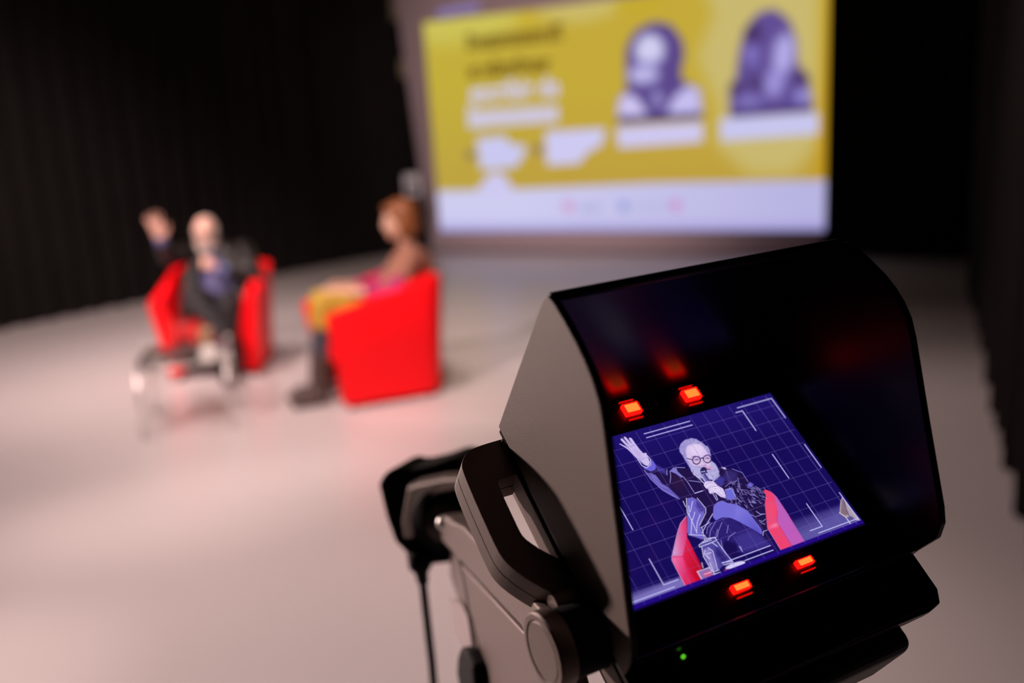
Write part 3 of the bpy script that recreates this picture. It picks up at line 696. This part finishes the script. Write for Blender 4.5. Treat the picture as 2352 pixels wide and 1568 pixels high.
def paint_lcd():
    c = Canvas(1225, 885, 2010, 1430, 2.0)
    Z = lambda pts: [(1380 + x * .357143, 860 + y * .357143) for x, y in pts]
    A = lambda pts: [(1380 + x / 5.6, 880 + y / 5.6) for x, y in pts]
    B = lambda pts: [(1680 + x / 5.6, 880 + y / 5.6) for x, y in pts]
    C = lambda pts: [(1380 + x / 5.6, 1140 + y / 5.6) for x, y in pts]
    D = lambda pts: [(1680 + x / 5.6, 1140 + y / 5.6) for x, y in pts]
    c.a[:] = (25, 13, 92)
    big = [(1200, 860), (2050, 860), (2050, 1450), (1200, 1450)]
    c.grad(big, (1600, 900), (36, 22, 118), (1640, 1050), (23, 12, 88))
    rng = np.random.RandomState(5)
    for _ in range(60):
        q = (rng.uniform(1240, 1990), rng.uniform(900, 1400)); c.ell(q, rng.uniform(8, 30), rng.uniform(6, 20), .3, (40, 14, 92) if rng.rand() < .5 else (20, 14, 100), 8, .35)
    # floor seen in the picture
    c.grad(D([(720, 330), (1400, 110), (1700, 330), (900, 620)]), D([(1000, 190)])[0], (44, 34, 108), D([(1100, 400)])[0], (92, 84, 160), 4)
    c.grad(C([(200, 1290), (820, 1090), (1060, 1010), (1110, 1180), (440, 1400), (100, 1500)]), C([(600, 1130)])[0], (46, 36, 105), C([(640, 1230)])[0], (120, 110, 184), 2)
    # beige chair at the right
    c.poly(D([(1425, 0), (1660, 305), (1610, 310), (1545, 250), (1480, 270), (1390, 215), (1400, 60)]), (172, 160, 172), .5)
    c.poly(D([(1420, 20), (1460, 80), (1500, 230), (1460, 250), (1405, 215)]), (132, 108, 120), 1)
    c.stroke(D([(1440, 40), (1490, 200), (1540, 300)]), 2, (100, 80, 96)); c.stroke(D([(1390, 210), (1470, 262), (1530, 350)]), 2.2, (205, 196, 210))
    # red chair, left arm
    c.poly(C([(1110, 240), (1025, 345), (985, 470), (915, 770), (915, 820), (1090, 1155), (1300, 1080), (1290, 900), (1130, 560), (1105, 520)]), (212, 28, 76), .4)
    c.grad(C([(1105, 245), (1025, 345), (985, 470), (915, 770), (1060, 765), (1110, 540), (1108, 400)]), C([(930, 600)])[0], (212, 156, 212), C([(1100, 580)])[0], (226, 60, 118), 1.5)
    c.grad(C([(915, 780), (1060, 768), (1170, 1120), (1090, 1155), (918, 820)]), C([(940, 850)])[0], (242, 108, 170), C([(1120, 880)])[0], (220, 44, 98), 2)
    c.grad(C([(1060, 768), (1110, 540), (1300, 900), (1300, 1080), (1240, 1100), (1150, 960)]), C([(1060, 800)])[0], (218, 30, 74), C([(1250, 860)])[0], (196, 14, 44), 2)
    c.stroke(C([(1110, 240), (1025, 345), (985, 470), (915, 770), (915, 820), (1090, 1155)]), 1.3, (222, 190, 232), .8)
    # red chair, right arm
    c.poly(B([(410, 1375), (450, 1368), (520, 1400), (580, 1460), (700, 1640)]) + D([(940, 575), (640, 695), (460, 400), (425, 110), (440, 0)]), (238, 66, 112), .4)
    c.poly(B([(520, 1400), (580, 1460), (700, 1640)]) + D([(940, 575), (780, 640), (590, 330), (590, 180), (555, 0)]), (190, 92, 186), 1.2)
    c.poly(D([(430, 110), (460, 60), (580, 60), (580, 300), (470, 400)]), (240, 78, 118), 4, .7)
    c.poly(D([(470, 400), (585, 330), (610, 380), (480, 410)]), (244, 150, 190), 3, .8)
    c.stroke(D([(640, 695), (780, 640), (590, 330), (590, 180)]), 1.2, (214, 40, 84), .8)
    c.stroke(D([(425, 110), (460, 400), (640, 695)]), 1.1, (236, 150, 190), .8)
    # raised sleeve and jacket
    dark = (33, 19, 72)
    c.poly(A([(520, 1050), (640, 1130), (720, 1060), (850, 1110), (890, 1120), (930, 1080), (1050, 1075), (1130, 1100), (1260, 1225), (1340, 1300), (1460, 1250), (1520, 1200), (1510, 1080), (1600, 1075), (1700, 1110), (1830, 1170), (1900, 1270)]) + B([(110, 1130), (170, 1200), (290, 1310), (400, 1350), (440, 1440), (425, 1560)]) + D([(430, 110), (460, 400), (500, 600), (430, 560), (390, 470), (220, 200), (0, 90)]) + C([(1650, 80), (1460, 120), (1440, 250), (1270, 400), (1340, 560), (1150, 520), (1110, 460), (1100, 200), (1060, 60), (930, 0)]) + A([(800, 1370), (700, 1290), (600, 1160)]), dark, .4)
    c.poly(A([(520, 1070), (600, 1150), (690, 1170), (790, 1290), (860, 1330), (1020, 1480), (930, 1460), (800, 1380), (700, 1290), (600, 1170)]), (104, 92, 186), 1.0)
    c.stroke(A([(560, 1120), (640, 1230), (790, 1370), (1010, 1490)]), 1.6, (150, 142, 224), .9)
    for pts in ([(640, 1150), (720, 1230)], [(700, 1180), (760, 1260)], [(650, 1200), (760, 1300)], [(760, 1300), (860, 1350)]): c.stroke(A(pts), 1.2, (160, 150, 226), .7)
    c.poly(A([(700, 1040), (830, 1110), (860, 1180), (720, 1120)]), (62, 52, 148), 2)
    c.poly(A([(890, 1180), (1000, 1160), (1090, 1240), (1050, 1400), (930, 1340)]), (46, 24, 66), 5, .8)
    # shoulder tabs and seams of the jacket
    c.poly(A([(885, 1130), (935, 1080), (975, 1090), (985, 1130), (1060, 1200), (1040, 1215), (960, 1160)]), (128, 120, 200), .8)
    for pts in ([(890, 1130), (900, 1200), (890, 1275)], [(960, 1080), (1080, 1085)], [(1060, 1200), (1110, 1260), (1200, 1400)], [(1135, 1250), (1290, 1270)], [(850, 1110), (850, 1180)]): c.stroke(A(pts), 1.6, (170, 162, 232), .85)
    c.poly(A([(1545, 1075), (1600, 1080), (1620, 1110), (1570, 1100)]), (196, 190, 240), .8)
    for pts in ([(1620, 1130), (1640, 1250), (1700, 1290), (1750, 1250)], [(1690, 1100), (1820, 1150), (1890, 1260)], [(1600, 1330), (1660, 1280), (1740, 1260)], [(1760, 1210), (1790, 1350), (1830, 1430)]): c.stroke(A(pts), 1.5, (150, 146, 220), .85)
    c.poly(A([(1640, 1110), (1760, 1150), (1740, 1240), (1640, 1280), (1560, 1200)]), (58, 46, 118), 3, .8)
    for _ in range(70):
        x = rng.uniform(1640, 1960); y = rng.uniform(1270, 1540) + (x - 1640) * .12; c.stroke(A([(x, y), (x + rng.uniform(10, 50), y + rng.uniform(-10, 50))]), rng.uniform(.7, 1.5), (168, 160, 228), .75)
    for _ in range(36):
        x = rng.uniform(210, 420); y = rng.uniform(1320, 1540); c.stroke(B([(x, y), (x + rng.uniform(20, 60), y + rng.uniform(0, 50))]), rng.uniform(.7, 1.4), (160, 156, 228), .7)
    c.poly(B([(205, 1300), (240, 1270), (290, 1300), (250, 1340), (210, 1330)]), (104, 100, 206), 1)
    # coat flap hanging in front
    c.poly(C([(1110, 20), (1180, 10), (1240, 40), (1340, 150), (1330, 230), (1270, 370), (1340, 560), (1140, 500), (1110, 460), (1110, 250)]), (112, 102, 200), .8)
    c.poly(C([(1230, 40), (1330, 140), (1340, 180), (1270, 200), (1220, 120)]), (70, 58, 150), 2)
    for pts in ([(1100, 20), (1110, 200), (1170, 300), (1160, 480)], [(1130, 120), (1140, 260)], [(1240, 20), (1350, 150), (1350, 210), (1270, 370)], [(1160, 290), (1240, 470)], [(1280, 230), (1240, 330), (1230, 460)], [(1440, 220), (1370, 340), (1300, 470)], [(1130, 490), (1340, 500), (1360, 540)], [(1060, 60), (1090, 130)], [(1300, 400), (1340, 560)], [(1400, 330), (1290, 400)], [(1180, 60), (1150, 200)], [(1210, 200), (1180, 300)]): c.stroke(C(pts), 1.8, (214, 208, 246), .9)
    # sweater
    c.poly(C([(1450, 120), (1500, 70), (1560, 50), (1640, 85), (1750, 100), (1900, 190)]) + D([(220, 200), (380, 410), (400, 470), (380, 490), (240, 400), (100, 320), (0, 280)]) + C([(1640, 270), (1560, 270), (1480, 310), (1440, 260)]), (116, 108, 214), .8)
    c.grad(D([(60, 120), (220, 200), (390, 460), (380, 490), (220, 390), (40, 290)]), D([(100, 180)])[0], (124, 118, 220), D([(330, 440)])[0], (92, 84, 196), 3)
    # trousers
    c.poly(C([(1370, 400), (1430, 330), (1500, 300), (1560, 272), (1640, 272), (1740, 310), (1900, 430)]) + D([(60, 330), (240, 400), (390, 490), (430, 560), (530, 630), (480, 640), (200, 730), (120, 720), (0, 740)]) + C([(1700, 790), (1560, 660), (1500, 570), (1440, 530), (1370, 540)]), (44, 30, 112), .6)
    c.poly(D([(40, 520), (260, 420), (400, 520), (520, 620), (180, 700), (120, 700)]), (62, 50, 140), 4, .9)
    c.poly(C([(1600, 560), (1740, 600), (1780, 720), (1660, 790), (1560, 640)]), (26, 14, 80), 3)
    for pts in ([(1430, 340), (1370, 400), (1360, 480)], [(1480, 320), (1410, 440), (1400, 520)], [(1560, 330), (1510, 450), (1500, 520)], [(1640, 370), (1620, 470)], [(1730, 460), (1650, 520), (1635, 560)], [(1545, 560), (1570, 680)], [(1800, 640), (1820, 710)], [(1500, 420), (1480, 520)]): c.stroke(C(pts), 1.5, (158, 148, 224), .85)
    c.stroke(D([(100, 640), (140, 700)]), 1.6, (190, 184, 240)); c.stroke(D([(320, 190), (370, 225), (430, 225)]), 1.4, (180, 176, 236)); c.stroke(D([(250, 230), (310, 262), (420, 220)]), 1.2, (160, 156, 226)); c.stroke(D([(365, 325), (430, 360)]), 1.2, (170, 160, 230)); c.stroke(D([(460, 430), (410, 450), (405, 500)]), 1.6, (190, 184, 240))
    c.stroke(D([(355, 305), (400, 320), (440, 290)]), 1.2, (170, 160, 230))
    # raised hand
    c.poly(A([(232, 778), (250, 774), (345, 822), (256, 730), (254, 710), (275, 708), (372, 800), (294, 702), (300, 684), (322, 690), (408, 788), (360, 714), (368, 696), (396, 704), (440, 768), (500, 850), (545, 898), (586, 892), (594, 920), (632, 1010), (626, 1050), (600, 1066), (552, 1045), (470, 975), (400, 905), (346, 850), (300, 820)]), (206, 190, 238), .4)
    c.poly(A([(420, 810), (520, 900), (560, 1000), (500, 980), (410, 880)]), (186, 166, 224), 4, .7)
    for pts in ([(345, 822), (375, 850)], [(372, 800), (400, 830)], [(408, 788), (430, 810)], [(470, 960), (560, 1040)]): c.stroke(A(pts), 1.0, (140, 118, 190), .8)
    c.poly(A([(540, 1060), (600, 1080), (640, 1060), (640, 970), (600, 930), (680, 1010), (715, 1070), (700, 1115), (640, 1135), (560, 1100)]), (108, 98, 216), .8)
    c.stroke(A([(475, 980), (530, 1060), (590, 1085), (640, 1050), (640, 980), (600, 930)]), 1.8, (204, 198, 244))
    c.stroke(A([(560, 1100), (640, 1135), (700, 1115), (715, 1060)]), 1.2, (60, 46, 130))
    # head: hair, face, beard
    c.poly(A([(1008, 832), (1026, 778), (1060, 745), (1090, 722), (1130, 716), (1160, 702), (1195, 710), (1232, 716), (1270, 745), (1300, 755), (1345, 800), (1372, 806), (1400, 850), (1418, 930), (1414, 990), (1470, 1030), (1500, 1080), (1522, 1130), (1520, 1175), (1500, 1220), (1462, 1252), (1400, 1235), (1340, 1225), (1262, 1220), (1190, 1170), (1150, 1100), (1090, 1000), (1060, 940), (1015, 885)]), (158, 148, 208), .5)
    c.poly(A([(1092, 860), (1110, 800), (1180, 772), (1280, 782), (1340, 840), (1390, 930), (1412, 1000), (1415, 1060), (1390, 1090), (1320, 1085), (1260, 1062), (1190, 1062), (1112, 985)]), (214, 192, 234), 1.2)
    c.ell(A([(1230, 855)])[0], 17, 13, .4, (226, 208, 242), 4, .9)
    c.poly(A([(1110, 985), (1190, 1070), (1262, 1075), (1300, 1090), (1410, 1075), (1425, 1000), (1480, 1050), (1520, 1130), (1515, 1190), (1462, 1245), (1390, 1225), (1262, 1212), (1180, 1150)]), (180, 172, 222), 1.2)
    c.poly(A([(1340, 1080), (1420, 1060), (1425, 1110), (1350, 1120)]), (206, 160, 200), 2)
    for _ in range(90):
        x = rng.uniform(1140, 1510); y = rng.uniform(1090, 1225)
        if x < 1140 + (y - 1090) * .8: continue
        c.stroke(A([(x, y), (x + rng.uniform(-6, 14), y + rng.uniform(14, 34))]), rng.uniform(.5, 1.0), (222, 218, 246) if rng.rand() < .6 else (128, 116, 182), .7)
    for _ in range(70):
        t = rng.uniform(0, 1); p0 = np.array((1020, 840)) if rng.rand() < .45 else np.array((1060, 760)); p1 = np.array((1090, 990)) if p0[1] == 840 else np.array((1390, 850))
        q = p0 + (p1 - p0) * t + rng.uniform(-18, 18, 2) + (0, -40 * math.sin(PI * t) if p0[1] == 760 else 0)
        c.stroke(A([q, q + rng.uniform(-16, 16, 2)]), rng.uniform(.5, .9), (206, 200, 240) if rng.rand() < .6 else (116, 104, 172), .7)
    ring = lambda x, y, rx, ry: A([(x + rx * math.cos(t), y + ry * math.sin(t)) for t in np.linspace(0, 2 * PI, 30)])
    for x, y in ((1230, 990), (1370, 972)):
        c.poly(ring(x, y, 46, 44), (196, 168, 214), 1.0, .8); c.ell(A([(x + 4, y - 6)])[0], 4.5, 1.8, -.1, (96, 76, 128), 1.0, .8); c.ell(A([(x, y + 14)])[0], 5, 2, 0, (232, 200, 230), 1.2, .6)
        c.stroke(ring(x, y, 50, 50), 2.2, (52, 38, 88))
    c.stroke(A([(1280, 975), (1300, 958), (1322, 966)]), 2.2, (52, 38, 88)); c.stroke(A([(1112, 966), (1180, 982)]), 2.0, (60, 46, 98))
    c.stroke(A([(1170, 950), (1205, 935), (1262, 942)]), 1.8, (110, 92, 150), .8); c.stroke(A([(1330, 935), (1370, 922), (1400, 930)]), 1.8, (110, 92, 150), .8)
    c.poly(A([(1285, 1000), (1310, 985), (1352, 1030), (1350, 1055), (1300, 1050)]), (222, 190, 226), 1.2); c.stroke(A([(1296, 1054), (1325, 1062), (1356, 1050)]), 1.4, (160, 116, 168))
    c.stroke(A([(1262, 1060), (1275, 1090)]), 1.2, (170, 120, 176), .7); c.stroke(A([(1345, 1104), (1408, 1106)]), 2.2, (134, 74, 128))
    c.stroke(A([(1190, 1165), (1262, 1220), (1340, 1300)]), 1.6, (226, 222, 248)); c.stroke(A([(1440, 1255), (1500, 1225), (1528, 1180)]), 1.6, (214, 208, 244))
    # collar
    c.poly(A([(1460, 1255), (1530, 1190), (1600, 1230), (1560, 1330), (1500, 1300)]), (62, 54, 148), 2)
    # microphone
    c.poly(A([(1290, 1190), (1350, 1160), (1410, 1250), (1360, 1275), (1330, 1275)]), (122, 112, 184), .6); c.stroke(A([(1335, 1175), (1395, 1262)]), 2.6, (54, 44, 104)); c.stroke(A([(1300, 1195), (1350, 1272)]), 1.6, (206, 200, 240))
    c.ell(A([(1322, 1122)])[0], 7.5, 8.5, .3, (44, 36, 92), .6); c.stroke(A([(1290, 1140), (1340, 1130)]), 1.8, (190, 186, 236)); c.stroke(A([(1296, 1165), (1370, 1145)]), 3.0, (70, 62, 128))
    c.poly(A([(1432, 1412), (1470, 1402), (1512, 1500), (1482, 1512)]), (70, 60, 128), .5); c.stroke(A([(1440, 1420), (1494, 1508)]), 1.3, (196, 190, 238)); c.stroke(A([(1478, 1430), (1506, 1496)]), 1.3, (206, 200, 240))
    # fist and cuff
    c.poly(A([(1600, 1480), (1612, 1440), (1590, 1370), (1650, 1346), (1712, 1380), (1738, 1460), (1690, 1498), (1640, 1500)]), (110, 106, 212), 1)
    c.poly(A([(1322, 1310), (1340, 1270), (1390, 1256), (1450, 1258), (1500, 1310), (1570, 1352), (1612, 1436), (1600, 1478), (1540, 1460), (1470, 1405), (1410, 1424), (1392, 1405), (1380, 1360), (1350, 1350)]), (224, 208, 244), .6)
    for pts in ([(1345, 1310), (1400, 1275), (1460, 1290)], [(1370, 1350), (1420, 1318), (1480, 1322)], [(1390, 1385), (1440, 1355), (1490, 1350)], [(1410, 1420), (1450, 1392)], [(1500, 1400), (1590, 1470)]): c.stroke(A(pts), 1.0, (150, 126, 190), .85)
    c.stroke(A([(1410, 1362), (1485, 1335)]), 1.6, (244, 240, 255)); c.stroke(A([(1612, 1450), (1590, 1380)]), 1.2, (70, 56, 140)); c.stroke(A([(1600, 1370), (1680, 1350), (1740, 1470)]), 1.4, (190, 186, 240), .8)
    # glass jug, tumbler and saucer on the table
    c.poly(C([(1262, 625), (1320, 570), (1450, 520), (1490, 545), (1505, 590), (1700, 840), (1680, 860), (1580, 880), (1500, 960), (1430, 965), (1320, 770), (1310, 700)]), (96, 86, 178), .8, .75)
    c.poly(C([(1480, 640), (1640, 800), (1560, 850), (1480, 740)]), (40, 26, 104), 3, .8); c.poly(C([(1320, 680), (1400, 660), (1500, 930), (1440, 960), (1340, 770)]), (170, 150, 214), 3, .75)
    for pts in ([(1262, 625), (1330, 570), (1460, 525), (1495, 560), (1380, 610), (1270, 650), (1262, 625)], [(1300, 650), (1320, 770), (1430, 960)], [(1500, 580), (1600, 720), (1700, 840)], [(1380, 660), (1440, 700), (1500, 930)], [(1340, 690), (1330, 740), (1400, 800)], [(1360, 740), (1420, 720)], [(1560, 850), (1690, 830)], [(1450, 970), (1520, 940)], [(1580, 880), (1700, 850)], [(1290, 600), (1420, 560)], [(1430, 590), (1500, 640)], [(1400, 850), (1450, 960)], [(1350, 540), (1480, 525)]): c.stroke(C(pts), 1.9, (216, 214, 248), .9)
    c.poly(C([(1240, 965), (1400, 905), (1440, 990), (1520, 980), (1300, 1080)]), (150, 124, 196), .8, .9); c.poly(C([(1310, 980), (1420, 950), (1430, 1010), (1330, 1040)]), (206, 84, 132), 2)
    for pts in ([(1240, 965), (1400, 910), (1430, 960)], [(1240, 965), (1310, 1080)], [(1330, 1000), (1420, 970)], [(1450, 1000), (1540, 970)], [(1300, 850), (1315, 915)], [(1440, 960), (1470, 1010)]): c.stroke(C(pts), 1.8, (222, 216, 248), .9)
    c.ell(C([(1730, 880)])[0], 24, 6, -.32, (212, 204, 246), 1.0); c.stroke(C([(1610, 930), (1740, 905), (1850, 850)]), 1.4, (238, 234, 255), .9); c.poly(C([(1590, 940), (1640, 930), (1640, 950), (1580, 970)]), (196, 70, 124), 1.5)
    # dark bottom band of the display
    def P(u, v):
        X = VR @ np.array([u * .085, v * .085, 0]) + VT; q = W.T @ (X - CAM); return (CX + F * q[0] / q[2], CY + F * q[1] / q[2])
    c.poly([P(-1.1, -.566), P(1.1, -.572), P(1.1, -.75), P(-1.1, -.75)], (34, 10, 128), .8)
    c.poly([P(-1.1, -.598), P(1.1, -.598), P(1.1, -.75), P(-1.1, -.75)], (14, 5, 50), 1.2)
    # fine grid
    g = (128, 106, 190)
    for i in range(-16, 3): c.stroke([P(.840 + .1222 * i * 1.0 if i <= 1 else .962, v) for v in (-.585, .585)], 0.9, g, .55)
    for jx in range(-4, 5): c.stroke([P(u, .004 + .1205 * jx) for u in (-1.0, 1.0)], 0.9, g, .6)
    # frame markers
    wl = (196, 192, 250); a_, b_, Bq, h_, mm, Lq = .6831, .5162, .5514, .2058, .1062, .3267
    for l in ([(-h_, Bq), (h_, Bq)], [(-h_, b_), (h_, b_)], [(-h_, -b_), (h_, -b_)], [(-.04, -Bq), (h_, -Bq)], [(1, mm), (1, -mm)], [(a_, mm), (a_, -mm)], [(-a_, mm), (-a_, -mm)], [(-1, mm), (-1, -mm)],
              [(.66, Bq), (1, Bq), (1, .36)], [(.62, b_), (a_, b_), (a_, Lq)], [(a_, -Lq), (a_, -b_), (.57, -b_)], [(-a_, -Lq), (-a_, -b_), (-.57, -b_)], [(.62, -Bq), (1, -Bq)], [(1, -.33), (1, -.56)],
              [(-.62, -Bq), (-1, -Bq), (-1, -.36)], [(-.66, Bq), (-1, Bq), (-1, .36)], [(-.62, b_), (-a_, b_), (-a_, Lq)], [(-.10, .004), (-.03, .004)]):
        # keep the markers as crisp as on the panel
        c.stroke([P(*q) for q in l], 2.1, wl, .95)
    return c
lcd = paint_lcd()
nx, ny = 640, 380; HW, HH0, HH1 = 1.02 * .085, .597 * .085, -.612 * .085
gx, gy = np.meshgrid(np.linspace(-HW, HW, nx), np.linspace(HH0, HH1, ny))
Pl = np.stack([gx.ravel(), gy.ravel(), np.full(nx * ny, 0.0004)], 1)
qx, qy = pixels(Pl @ VR.T + VT)
o = picture_mesh('display', Pl, lcd.sample(qx, qy), nx, ny, 'lcd_picture', vf); o['label'] = 'lit display with grid lines and a picture of the man'
rbox('display_frame', (-HW - .001, HH1 - .001, -.0025), (HW + .001, HH0 + .001, 0.0001), 'inner_black', vf, 0)

# carrying handle on the left side of the body: an open loop with a seam round it
ho = [(-.1000, .0730), (-.1180, .0725), (-.1260, .0705), (-.1315, .0655), (-.1340, .0590), (-.1348, .0100), (-.1335, .0000), (-.1290, -.0090), (-.1200, -.0215), (-.1040, -.0380), (-.0990, -.0420)]
hi_ = [(-.1000, .0480), (-.1090, .0480), (-.1150, .0475), (-.1165, .0462), (-.1172, .0440), (-.1176, .0130), (-.1168, .0095), (-.1150, .0060), (-.1110, .0000), (-.1030, -.0090), (-.0990, -.0130)]
def chaikin(p, it=2):
    for _ in range(it):
        q = [p[0]]
        for a_, b_ in zip(p, p[1:]): q += [tuple(np.array(a_) * .75 + np.array(b_) * .25), tuple(np.array(a_) * .25 + np.array(b_) * .75)]
        p = q + [p[-1]]
    return p
ho, hi_ = chaikin(ho), chaikin(hi_)
def loop_solid(name, za, zb, mat, gr=0.0, bev=.0012):
    bm = bmesh.new(); n = len(ho)
    O_ = [(x + gr, y) for x, y in ho]; I_ = [(x - gr, y) for x, y in hi_]
    R_ = [[bm.verts.new((*O_[i], za)), bm.verts.new((*O_[i], zb)), bm.verts.new((*I_[i], zb)), bm.verts.new((*I_[i], za))] for i in range(n)]
    for i in range(n - 1):
        for k in range(4): bm.faces.new((R_[i][k], R_[i][(k + 1) % 4], R_[i + 1][(k + 1) % 4], R_[i + 1][k]))
    bm.faces.new(R_[0]); bm.faces.new(R_[-1]); bmesh.ops.recalc_face_normals(bm, faces=bm.faces)
    if bev: bevel(bm, bev, 2, [e for e in bm.edges if e.calc_face_angle(0) > .9])
    return frombm(name, bm, mat, vf)
loop_solid('handle_shell', -.0080, -.0205, 'hood_shell'); loop_solid('handle_shell', -.0213, -.0330, 'hood_shell'); loop_solid('handle_seam', -.0200, -.0218, 'rubber', .0008, 0)
rbox('rear_shoe', (-.060, .066, -.095), (-.035, .082, -.058), 'arm_metal', vf, .0015, 2)
# tilt hinge on the left side
hy, hz = -.0515, -.0105
lathe('hinge_barrel', [(0, -.0990), (.0185, -.0990), (.0185, -.1240), (0, -.1240)], 'rubber', vf, 32, 'x', (0, hy, hz))
lathe('hinge_knob', [(.0, -.1240), (.0198, -.1242), (.0200, -.1255), (.0205, -.1270), (.0205, -.1335), (.0196, -.1345), (.0168, -.1346), (.0163, -.1338), (.0158, -.1338), (.0153, -.1344), (0, -.1346)], 'arm_metal', vf, 40, 'x', (0, hy, hz))
lathe('hinge_boss', [(0, -.1170), (.006, -.1180), (.0075, -.1120), (.0075, -.1000)], 'arm_metal', vf, 18, 'x', (0, -.0310, -.0105))

# ------------------------------------------------------------------ support arm and what carries it
def vw(x, y, z): return VR @ np.array([x, y, z]) + VT
kn = vw(-.119, hy, hz)
ex, ey = -.082, .86
adir = np.array([ex - kn[0], ey - kn[1], 0]); adir /= np.linalg.norm(adir); an_ = np.array([-adir[1], adir[0], 0])
if an_[0] > 0: an_ = -an_
sup = empty('viewfinder_support', (float(kn[0]), float(kn[1]), 0), 'grey metal support arm holding the hooded viewfinder', 'camera support')
def ap(px, py, off=0.0): return onplane(px, py, kn + an_ * off, an_) - np.array(sup.location)
def plate(name, pxs, off, th, mat, bev=.003):
    a = [ap(*q, off) for q in pxs]; b = [p - an_ * th for p in a]; return prism(name, a, b, mat, sup, bev, 2)
plate('arm_beam', [(1262, 1470), (1238, 1412), (1180, 1346), (1060, 1220), (1030, 1190), (1012, 1182), (1008, 1205), (1012, 1240), (1052, 1285), (1196, 1440), (1214, 1480)], .006, .028, 'arm_metal')
plate('arm_ridge', [(1246, 1404), (1064, 1210), (1040, 1198), (1042, 1216), (1228, 1416)], .010, .006, 'arm_metal', .0015)
plate('arm_web', [(1258, 1475), (1200, 1448), (1052, 1288), (1062, 1330), (1074, 1400), (1120, 1568), (1150, 1690), (1310, 1690)], .000, .018, 'arm_metal', .002)
a = [ap(*q, .001) for q in ((1012, 1238), (1054, 1288), (1064, 1332), (1076, 1402), (1122, 1568), (1152, 1690), (1080, 1690), (1060, 1568), (1035, 1464), (1027, 1368), (1014, 1325))]
b = [p - an_ * .012 for p in a]
for k in (0, 6, 7, 8, 9, 10): a[k] = a[k] - an_ * .010; b[k] = b[k] - an_ * .004
prism('arm_flange', a, b, 'arm_metal', sup)
o = plate('paper_label', [(1033, 1370), (1060, 1388), (1074, 1416), (1088, 1508), (1066, 1490), (1042, 1462)], .0030, .001, 'label_paper', 0); o['label'] = 'pale paper label stuck on the arm'
plate('clamp_lever', [(1056, 1486), (1070, 1492), (1084, 1530), (1090, 1600), (1058, 1600), (1048, 1540), (1050, 1505)], .012, .014, 'rubber', .004)
# far joint: a block with a round boss
Yj = .90
def jp(px, py, Y=Yj): return atY(px, py, Y) - np.array(sup.location)
poly = [(866, 1112), (880, 1088), (905, 1074), (930, 1082), (985, 1070), (1032, 1052), (1062, 1058), (1100, 1100), (1100, 1230), (1060, 1290), (985, 1300), (940, 1282), (905, 1246), (885, 1190)]
a = [jp(*q) for q in poly]; b = [p + np.array([.02, .07, -.01]) for p in a]; prism('joint_block', a, b, 'rubber', sup, .006, 3)
face = [(936, 1118), (962, 1110), (1020, 1098), (1060, 1096), (1060, 1122), (1000, 1136), (968, 1162), (948, 1236), (928, 1238), (922, 1200), (930, 1150)]
a = [jp(*q, Yj - .050 - (q[0] - 990) * .00045) for q in face]; b = [p + np.array([0, .011, 0]) for p in a]; b = [p + np.array([.004, .02, 0]) for p in a]; prism('joint_plate', a, b, 'arm_metal', sup, .003, 2)
jc = jp(1022, 1196, Yj - .05)
for nm, r1, dep, mt in (('joint_ring', .034, .018, 'rubber'), ('joint_boss', .020, .026, 'joint_metal')):
    tube(nm, [jc + np.array([0, .02, 0]), jc - np.array([0, dep - .018, 0])], r1, mt, sup, 32)
bm = bmesh.new(); bmesh.ops.create_icosphere(bm, subdivisions=3, radius=.0075, matrix=Matrix.Translation(Vector(jp(1020, 1200, Yj - .085)))); frombm('joint_bolt', bm, 'chrome', sup, True)
# column and base under the arm, below the picture
base = np.array([ap(1215, 1660)[0], ap(1215, 1660)[1], 0]); base[:2] += adir[:2] * .0
tz = float(ap(1215, 1640)[2])
lathe('column', [(.030, .10), (.030, .75), (.022, .76), (.022, tz)], 'black_plastic', sup, 24, 'z', (base[0] + .014, base[1], 0))
lathe('base_disc', [(0, 0), (.26, 0), (.26, .03), (.05, .06), (.035, .12), (0, .12)], 'black_plastic', sup, 40, 'z', (base[0] + .014, base[1], 0))
# cable from the joint
q = [atY(962, 1268, Yj), atY(966, 1300, Yj), atY(972, 1338, Yj)]
cb = empty('cable', (float(q[0][0]), float(q[0][1]), 0), 'black cable with a plug hanging from the support joint', 'cable')
cl = np.array(cb.location)
pl = tube('plug', [q[0] - cl, q[1] - cl, q[1] - cl + (q[2] - q[1]) * .35, q[2] - cl], [.0135, .0130, .0075, .0060], 'rubber', cb)
pts = [atY(x, y, Yj) - cl for x, y in ((971, 1334), (976, 1380), (984, 1450), (992, 1520), (998, 1590), (1002, 1700))]
pts += [np.array([pts[-1][0] + .01, pts[-1][1], .5]), np.array([pts[-1][0] + .02, pts[-1][1] - .05, .03]), np.array([pts[-1][0] + .10, pts[-1][1] - .20, .006])]
tube('lead', pts, .0045, 'rubber', cb, 10)
